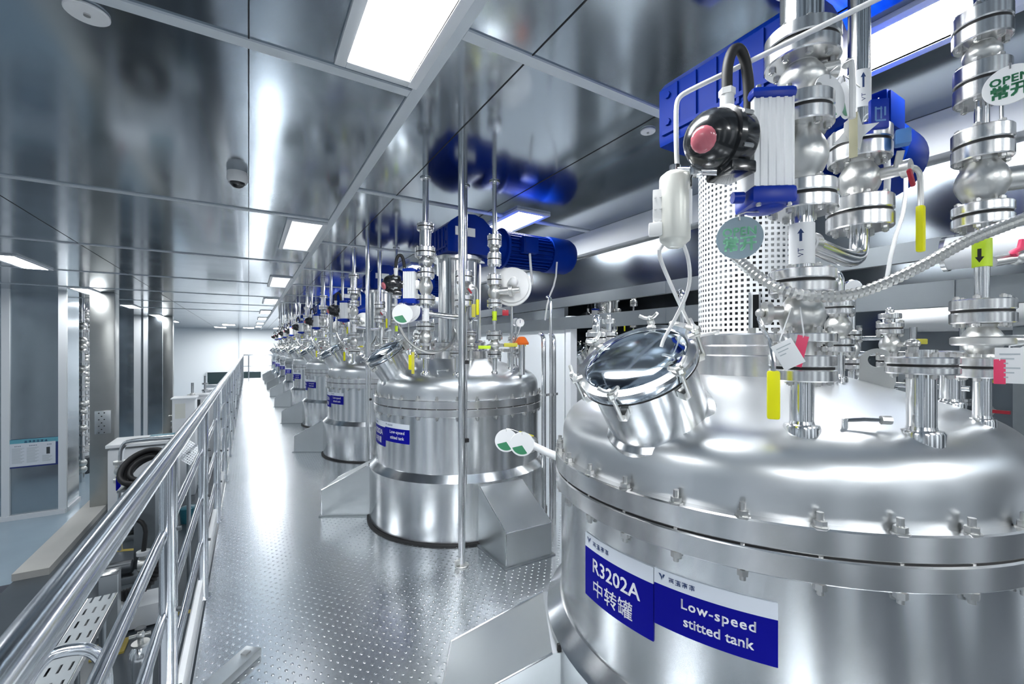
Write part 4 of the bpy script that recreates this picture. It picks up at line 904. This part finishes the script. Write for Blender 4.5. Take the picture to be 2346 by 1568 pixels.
p = at(1160, 1010, 2.66); tagdisc('left of two white round tags hanging on the side outlet valve', p, cam_n(p), 0.070, q + V((0, 0, 0.05)), half=True)
p = at(1196, 1018, 2.52); tagdisc('right of two white round tags hanging on the side outlet valve', p, cam_n(p), 0.070, q + V((0, 0, 0.05)), half=True)
for (px, py, d, w_, h_, m, lb, hg) in ((1085, 712, 3.50, 0.03, 0.105, 'dull_yellow', 'yellow strip tag on the middle valve of the second tank', (-0.06, -0.45, 1.95)), (1110, 796, 3.5, 0.10, 0.026, 'lime', 'short lime strip on the front valve of the second tank', (0.036, -0.66, 1.55)), (1158, 717, 3.5, 0.05, 0.045, 'red_paint', 'small dark red tag on the second tank', (0.036, -0.66, 1.83)), (946, 832, 3.4, 0.022, 0.17, 'dull_yellow', 'narrow yellow tag strip above the dome of the second tank', (-0.55, -0.45, 1.6))):
    plate_tag('strip_tag', lb, 'tag', at(px, py, d), w_, h_, m, T2 + V(hg))

# ---- behind the beams on the right
t = thing('horizontal_drum', 'white horizontal drum behind the steel beams at right', 'drum', (6.25, 1.45, 0))
dc = V((6.25, 1.45, 1.80)); B().lathe([(0, -0.62), (0.07, -0.61), (0.115, -0.58), (0.13, -0.52), (0.13, 0.52), (0.115, 0.58), (0.07, 0.61), (0, 0.62)], 32, dc, (0.25, -1, 0)).out('shell', 'white_paint', t)
for s in (-0.4, 0.4): B().box(dc + V((0.25 * s, -s, -0.95)), (0.20, 0.10, 1.70)).out('saddle', 'beam_steel', t)
t = thing('pump_motor', 'dark blue pump motor behind the beams left of the drum', 'motor', (6.0, 2.7, 0))
mq = V((5.75, 2.95, 1.80)); B().lathe([(0, -0.3), (0.14, -0.3), (0.16, -0.27), (0.16, 0.25), (0.13, 0.3), (0, 0.3)], 28, mq, (0.5, -1, 0)).out('motor_body', 'motor_blue', t); B().box(mq + V((0, 0, -0.95)), (0.26, 0.26, 1.7)).out('pedestal', 'beam_steel', t)
def valve_column(label, x, y, z0, z1, seed, r=0.03, group='valve columns in the background'):
    rr = random.Random(seed); t = thing('valve_column', label, 'pipe', (x, y, z0), group)
    B().cyl((x, y, z0), (x, y, z1), r, n=14).out('pipe', 'pipe_steel', t); z = z0 + rr.uniform(0.15, 0.4)
    while z < z1 - 0.2:
        if rr.random() < 0.6: B().disc((x, y, z), (0, 0, 1), r * 2.6, 0.022, 18).disc((x, y, z + 0.03), (0, 0, 1), r * 2.6, 0.022, 18).cyl((x, y, z - .01), (x, y, z + .04), r * 1.5).out('flange', 'flange_steel', t)
        else:
            B().ball((x, y, z), r * 2.0, 14).cyl((x, y, z), (x - 0.09, y - 0.06, z + 0.01), 0.012).out('valve_body', 'cast_steel', t)
            B().box((x - 0.11, y - 0.07, z + 0.01), (0.03, 0.12, 0.02)).out('lever', rr.choice(['dull_yellow', 'cast_steel', 'red_paint', 'cast_steel']), t)
        z += rr.uniform(0.14, 0.34)
    return t
cols = [(4.35, 0.62), (4.6, 0.95), (4.45, 1.30), (4.7, 1.75), (4.3, 2.15), (4.75, 2.75), (4.4, 3.3), (4.7, 3.9), (4.5, 4.6), (4.15, 0.85), (5.2, 1.2), (5.6, 0.75)]
for k, (x, y) in enumerate(cols): valve_column('thin pipe with valves in the clutter behind the steel beams at right', x, y, 0, (1.62, 1.9, 1.66, 1.70, 1.6, 1.95, 1.6, 1.66, 1.9, 1.4, 1.7, 1.6)[k], 40 + k, 0.022, 'pipes behind the steel beams')
for k, (x, y, z) in enumerate(((4.5, 1.2, 1.45), (4.6, 2.4, 1.58), (4.95, 3.6, 1.36), (4.5, 1.9, 1.20))):
    B().tube([(x, y - 0.9, z), (x, y + 0.9, z), (x + 0.1, y + 1.0, z - .05), (x + 0.1, y + 1.0, 0)], 0.02, 10, 1).out('cross_pipe', 'pipe_steel', None, 'level pipe among the clutter behind the steel beams', 'pipe', 'level pipes behind the steel beams')
t = thing('air_duct', 'white round duct at the right edge above the beams', 'duct', (3.2, -0.4, 1.92))
B().cyl((3.2, -2.2, 2.0), (3.2, 0.80, 2.0), 0.085, n=32).out('duct', 'white_paint', t); 
for y in (-0.2, 0.6): B().cyl((3.2, y, 2.08), (3.2, y, CEIL), 0.008).out('hanger_rod', 'bolt_steel', t)
B().disc((3.2, 0.80, 2.0), (0, 1, 0), 0.092, 0.02, 32).out('duct_collar', 'flange_steel', t)
t = thing('red_handle_valve', 'small valve with crimson handle at the right edge', 'valve', at(2330, 590, 1.7))
B().cyl(at(2275, 600, 1.7), at(2360, 585, 1.68), 0.02).ball(at(2330, 590, 1.69), 0.03, 12).out('valve_body', 'cast_steel', t); B().tube([at(2330, 590, 1.69), at(2320, 578, 1.66), at(2338, 570, 1.66), at(2343, 550, 1.66)], 0.011, 8).out('lever', 'pink_tag', t, 'crimson lever')
B().tube([at(2360, 585, 1.68), (3.1, 0.35, 1.80), (3.2, 0.35, 1.93)], 0.014, 8).out('branch', 'cast_steel', t)

# ================================================================== LOWER HALL
Y0 = 14.665; bx0, bx1, bz0, bz1 = -4.80, -3.93, -1.31, -0.645
t = thing('notice_board', 'blue framed white notice board on the left steel wall', 'notice board', ((bx0 + bx1) / 2, Y0, bz0))
B().box(((bx0 + bx1) / 2, Y0, (bz0 + bz1) / 2), (bx1 - bx0, 0.02, bz1 - bz0)).out('backing', 'board_blue', t)
B().box(((bx0 + bx1) / 2, Y0 - 0.011, bz1 - 0.055), (bx1 - bx0, 0.006, 0.11)).out('header', 'board_cyan', t)
B().box(((bx0 + bx1) / 2, Y0 - 0.012, (bz0 + bz1) / 2 - 0.03), (bx1 - bx0 - 0.09, 0.008, bz1 - bz0 - 0.13)).out('page', 'board_page', t)
b = B(); fbd = lambda x, y: V((x, Y0 - 0.0175, y)); marks(b, fbd, -4.50, bz1 - 0.085, 0.05, 6, 11, 1.35)
marks(b, fbd, -4.66, -0.815, 0.022, 4, 5); marks(b, fbd, -4.42, -0.815, 0.022, 5, 6); marks(b, fbd, -4.12, -0.815, 0.022, 3, 8); b.out('title_marks', 'letter_navy', t)
b = B()
for c0, c1 in ((-4.70, -4.50), (-4.46, -4.26), (-4.20, -4.03)):
    for r_ in range(14):
        z = -0.86 - 0.026 * r_
        if c0 == -4.20 and r_ < 8: continue
        b._add([fbd(c0, z), fbd(c1 - 0.03 * ((r_ * 7) % 3), z), fbd(c1 - 0.03 * ((r_ * 7) % 3), z + 0.011), fbd(c0, z + 0.011)], [[0, 1, 2, 3]])
b.out('text_lines', 'print_grey', t)
B().box((-4.10, Y0 - 0.017, -0.95), (0.06, 0.004, 0.16)).out('picture', 'dark_metal', t)
t = thing('control_box', 'pale button box mounted on the nearer steel column', 'control box', (-3.06, 14.36, -0.6))
B().box((-3.06, 14.35, -0.33), (0.30, 0.05, 0.56), bev=0.006).out('box', 'cover_steel', t)
for k in range(7):
    for s in ((0,) if k % 2 else (-0.05, 0.05)): shared('btn', lambda: B().cyl((0, 0, 0), (0, -0.012, 0), 0.014, n=10), 'black_plastic', 'button', t, (-3.08 + s, 14.325, -0.10 - 0.08 * k))
G = GROUND
def legs(t, pts, top, r, m='beam_steel'):
    for (x, y) in pts: B().cyl((x, y, G), (x, y, top), r, n=10).out('leg', m, t)
# slotted cable tray outside the railing
t = thing('cable_tray', 'slotted steel cable tray below the railing at bottom left', 'cable tray', (-1.26, 2.5, G))
nx, ny, x0, x1, ya, yb = 13, 150, -1.37, -1.15, 0.3, 5.9; vs = []; fs = []
for i in range(nx + 1):
    for j in range(ny + 1): vs.append(V((x0 + (x1 - x0) * i / nx, ya + (yb - ya) * j / ny, -1.0)))
for i in range(nx):
    for j in range(ny):
        if i % 4 == 2 and j % 6 not in (0, 1, 2): continue
        q = i * (ny + 1) + j; fs.append([q, q + ny + 1, q + ny + 2, q + 1])
B()._add(vs, fs).out('slotted_plate', 'beam_steel', t)
for x in (x0, x1): B().box((x, (ya + yb) / 2, -1.03), (0.008, yb - ya, 0.06)).out('side_rail', 'pipe_steel', t)
B().box(((x0 + x1) / 2, (ya + yb) / 2, -1.065), (x1 - x0, yb - ya, 0.008)).out('tray_bottom', 'dark_metal', t)
legs(t, [(-1.35, 1.0), (-1.17, 1.0), (-1.35, 3.2), (-1.17, 3.2), (-1.35, 5.5), (-1.17, 5.5)], -1.07, 0.02)
def col_at(px, py_ground, z=G): return onground(px, py_ground, z)
p = col_at(252, 1490); t = thing('bollard', 'square grey steel post in the lower hall seen through the railing', 'post', (p.x, p.y, G))
B().box((p.x, p.y, G + 0.52), (0.19, 0.19, 1.0), bev=0.01).out('post', 'cover_steel', t); B().box((p.x, p.y, G + 0.012), (0.34, 0.34, 0.024)).out('foot_plate', 'line_yellow', t); B().box((p.x, p.y, G + 1.03), (0.2, 0.2, 0.02), bev=.004).out('post_cap', 'pipe_steel', t)
p = col_at(318, 1425); t = thing('plinth', 'low white plinth in the lower hall below the railing', 'plinth', (p.x, p.y, G))
B().box((p.x, p.y, G + 0.18), (0.85, 0.5, 0.30), bev=0.012).out('top', 'white_paint', t)
for sx in (-.36, .36):
    for sy in (-.2, .2): B().box((p.x + sx, p.y + sy, G + 0.02), (0.06, 0.06, 0.04)).out('foot', 'black_rubber', t)
B().tube([(p.x - 0.36, p.y + 0.05, G + 0.42), (p.x - 0.15, p.y, G + 0.42), (p.x + 0.1, p.y + 0.02, G + 0.50), (p.x + 0.2, p.y + 0.1, G + 0.72), (p.x + 0.22, p.y + 0.3, G + 0.78)], 0.088, 14, 2, wav=0.022).out('ribbed_duct', 'black_rubber', None, 'black ribbed duct lying on the low white plinth', 'duct', ang=60)
p = onground(322, 1700); t = thing('gas_cylinder', 'slim steel vessel with valve cluster at the bottom left', 'vessel', (p.x, p.y, G))
B().lathe([(0, 0), (0.1, 0), (0.105, 0.02), (0.105, 0.86), (0.09, 0.94), (0.05, 0.985), (0, 0.99)], 28, (p.x, p.y, G)).out('body', 'pipe_steel', t)
B().cyl((p.x, p.y, G + 0.98), (p.x, p.y, G + 1.12), 0.025).disc((p.x, p.y, G + 1.0), (0, 0, 1), 0.075, 0.02).ball((p.x, p.y, G + 1.08), 0.04, 12).cyl((p.x - 0.09, p.y, G + 1.08), (p.x + 0.08, p.y, G + 1.08), 0.018).out('valve', 'cast_steel', t)
B().disc((p.x, p.y, G + 1.15), (0, 0, 1), 0.045, 0.016, 16).out('hand_wheel', 'dark_metal', t)
# white process machine, pipe bend and hose coil
p = at(335, 1005, 10.0); t = thing('machine', 'white process machine with flat lid beyond the railing', 'machine', (p.x, p.y, G))
B().box((p.x, p.y, -1.6), (1.15, 0.9, 1.8), bev=0.03).out('body', 'white_paint', t); B().box((p.x + 0.05, p.y, -0.62), (1.3, 1.0, 0.07), bev=0.01).out('lid', 'white_paint', t); B().box((p.x + 0.3, p.y, -0.57), (0.5, 0.6, 0.05), bev=0.01).out('hatch', 'teal', t)
B().box((p.x - 0.3, p.y - 0.46, -1.2), (0.3, 0.02, 0.5)).out('panel', 'cream_plastic', t)
t = thing('pipe_bend', 'steel pipe bent over the white machine with blue lever valve', 'pipe', (at(276, 1065, 8.6).x, at(276, 1065, 8.6).y, G))
e0 = at(276, 1060, 8.6); B().tube([at(420, 1000, 8.6), at(300, 1010, 8.6), at(280, 1020, 8.6), e0, V((e0.x, e0.y, G))], 0.045, 14, 2).out('tube', 'pipe_steel', t)
B().disc(e0, (0, 0, 1), 0.11, 0.06, 24).disc(e0 - V((0, 0, 0.35)), (0, 0, 1), 0.11, 0.06, 24).ball(e0 - V((0, 0, 0.17)), 0.10, 16).out('valve_body', 'cast_steel', t)
lv = at(271, 1108, 8.45); B().box(lv, (0.07, 0.03, 0.28), bev=0.01).cyl(e0 - V((0, 0, .17)), lv + V((0, 0, .1)), 0.015).out('lever', 'sign_blue', t, 'dark blue lever')
p = at(335, 1075, 8.0); t = thing('hose_coil', 'thick black hose coil on a stand beyond the railing', 'hose', (p.x, p.y, G))
b = B(); dcc = V((-0.35, -0.6, 0.75)).normalized()
for k, (rr0, off) in enumerate(((0.34, 0), (0.36, 0.09), (0.33, -0.09), (0.24, 0.03))):
    Mq = frame(dcc); b.tube([p + dcc * off + Mq @ V((rr0 * math.cos(a), rr0 * math.sin(a), 0)) for a in [2 * PI * i / 28 for i in range(29)]], 0.048, 10)
b.out('coil', 'black_rubber', t); B().box((p.x, p.y, (G + p.z - 0.3) / 2), (0.3, 0.3, p.z - 0.3 - G)).box((p.x, p.y, p.z - 0.28), (0.7, 0.6, 0.04)).out('stand', 'beam_steel', t)
p = at(265, 1028, 11.6); t = thing('red_box', 'red metal box on a white stand beside the steel column', 'box', (p.x, p.y, G))
B().box(p, (0.32, 0.25, 0.42), bev=0.01).out('box', 'red_paint', t); B().box((p.x, p.y, (p.z - 0.21 + G) / 2), (0.34, 0.26, p.z - 0.21 - G)).out('stand', 'white_paint', t)
for k, (px, py, d, wd, lb) in enumerate(((424, 912, 12.0, 0.5, 'left tall white cabinet beyond the railing'), (458, 905, 14.0, 0.45, 'right tall white cabinet beyond the railing'), (484, 893, 16.2, 0.5, 'tall white cabinet with red panel near the dark window'))):
    p = at(px, py, d); t = thing('cabinet', lb, 'cabinet', (p.x, p.y, G), 'white cabinets in the lower hall')
    B().box((p.x, p.y, (p.z + G) / 2), (wd, 0.6, p.z - G), bev=0.015).out('body', 'white_paint', t); B().box((p.x, p.y, p.z + 0.01), (wd + 0.06, 0.66, 0.04), bev=0.008).out('top', 'frame_white', t)
    B().box((p.x - wd * 0.15, p.y - 0.305, p.z - 0.32), (wd * 0.45, 0.012, 0.4)).out('panel', ('cream_plastic', 'dark_metal', 'red_paint')[k], t)
for k, (px, py, d) in enumerate(((400, 935, 12.4), (441, 885, 13.2), (470, 868, 15.2))):
    p = at(px, py, d); valve_column('pipe with valves among the white cabinets beyond the railing', p.x, p.y, G, p.z + 0.1, 70 + k, 0.035, 'pipes among the white cabinets')
p = at(432, 1036, 7.3); t = thing('perforated_panel', 'tilted perforated steel panel behind the railing', 'panel', (p.x, p.y, G)); Mp = Matrix.Rotation(R(40), 3, 'Y') @ Matrix.Rotation(R(-35), 3, 'X')
vs = []; fs = []
for i in range(20):
    for j in range(20): vs.append(p + Mp @ V(((i / 19 - .5) * 0.30, 0, (j / 19 - .5) * 0.34)))
for i in range(19):
    for j in range(19):
        if i % 2 and j % 2: continue
        fs.append([i * 20 + j, i * 20 + 20 + j, i * 20 + 21 + j, i * 20 + j + 1])
B()._add(vs, fs).out('perforated_sheet', 'cover_steel', t); B().cyl((p.x, p.y + 0.03, G), (p.x, p.y + 0.02, p.z), 0.03).out('stand', 'beam_steel', t)
p = col_at(431, 1196); t = thing('pail', 'teal pail on the lower floor seen through the railing', 'pail', (p.x, p.y, G))
B().lathe([(0, 0), (0.14, 0), (0.17, 0.32), (0.18, 0.33), (0.165, 0.34), (0, 0.335)], 28, (p.x, p.y, G)).out('bucket', 'teal', t); B().tube([V((p.x - 0.17, p.y, G + 0.3)), V((p.x - 0.1, p.y - 0.1, G + 0.4)), V((p.x + 0.1, p.y - 0.1, G + 0.4)), V((p.x + 0.17, p.y, G + 0.3))], 0.006, 6, 2).out('bail', 'pipe_steel', t)
for k, (px, py, s, lb) in enumerate(((345, 1225, 1.0, 'dark pump with white head beyond the railing post'), (300, 1330, 0.7, 'dark pump near the square grey post'), (420, 1120, 1.1, 'dark pump far behind the railing'), (440, 1030, 1.1, 'farthest dark pump behind the railing'))):
    p = col_at(px, py); t = thing('pump', lb, 'pump', (p.x, p.y, G), 'pumps in the lower hall')
    o = V((p.x, p.y, G)); B().box(o + V((0, 0, 0.06)), (0.9 * s, 0.42 * s, 0.12), bev=0.01).out('base', 'beam_steel', t)
    b = B().lathe([(0, -0.28 * s), (0.15 * s, -0.28 * s), (0.16 * s, -0.2 * s), (0.16 * s, 0.16 * s), (0.12 * s, 0.2 * s), (0, 0.2 * s)], 24, o + V((-0.1, 0, 0.12 + 0.17 * s)), (1, 0, 0)); b.out('motor_body', 'dark_metal', t)
    B().lathe([(0, -0.07), (0.16 * s, -0.07), (0.18 * s, 0), (0.16 * s, 0.07), (0, 0.07)], 24, o + V((0.24 * s, 0, 0.12 + 0.17 * s)), (1, 0, 0)).cyl(o + V((0.24 * s, 0, 0.3 * s)), o + V((0.24 * s, 0, 0.62 * s)), 0.05).out('pump_head', 'cast_steel', t)
    B().disc(o + V((0.24 * s, 0, 0.62 * s)), (0, 0, 1), 0.1, 0.06, 20).out('outlet', 'white_paint', t)
    B().tube([o + V((0.24 * s, 0, 0.65 * s)), o + V((0.2, 0.1, 0.95)), o + V((-0.2, 0.3, 1.0)), o + V((-0.5, 0.35, 0.4)), o + V((-0.5, 0.35, 0.0))], 0.035, 10, 2).out('hose', 'black_rubber', t)
# equipment visible in the gap between steel wall and column
for k, (px, d) in enumerate(((188, 13.0), (196, 14.2), (203, 15.4), (12, 22.0))):
    p = at(px, 900, d); valve_column('tall pipe with valves in the gap beside the steel column', p.x, p.y, G, CEIL, 20 + k, 0.06, 'tall pipes beside the steel column')
p = col_at(190, 1085); t = thing('pump', 'white capped pump in the gap between steel wall and column', 'pump', (p.x, p.y, G)); B().lathe([(0, 0), (0.2, 0), (0.2, 0.5), (0.13, 0.56), (0, 0.56)], 24, (p.x, p.y, G)).out('body', 'dark_metal', t); B().lathe([(0, 0.56), (0.14, 0.56), (0.14, 0.74), (0, 0.78)], 24, (p.x, p.y, G)).out('cap', 'white_paint', t)
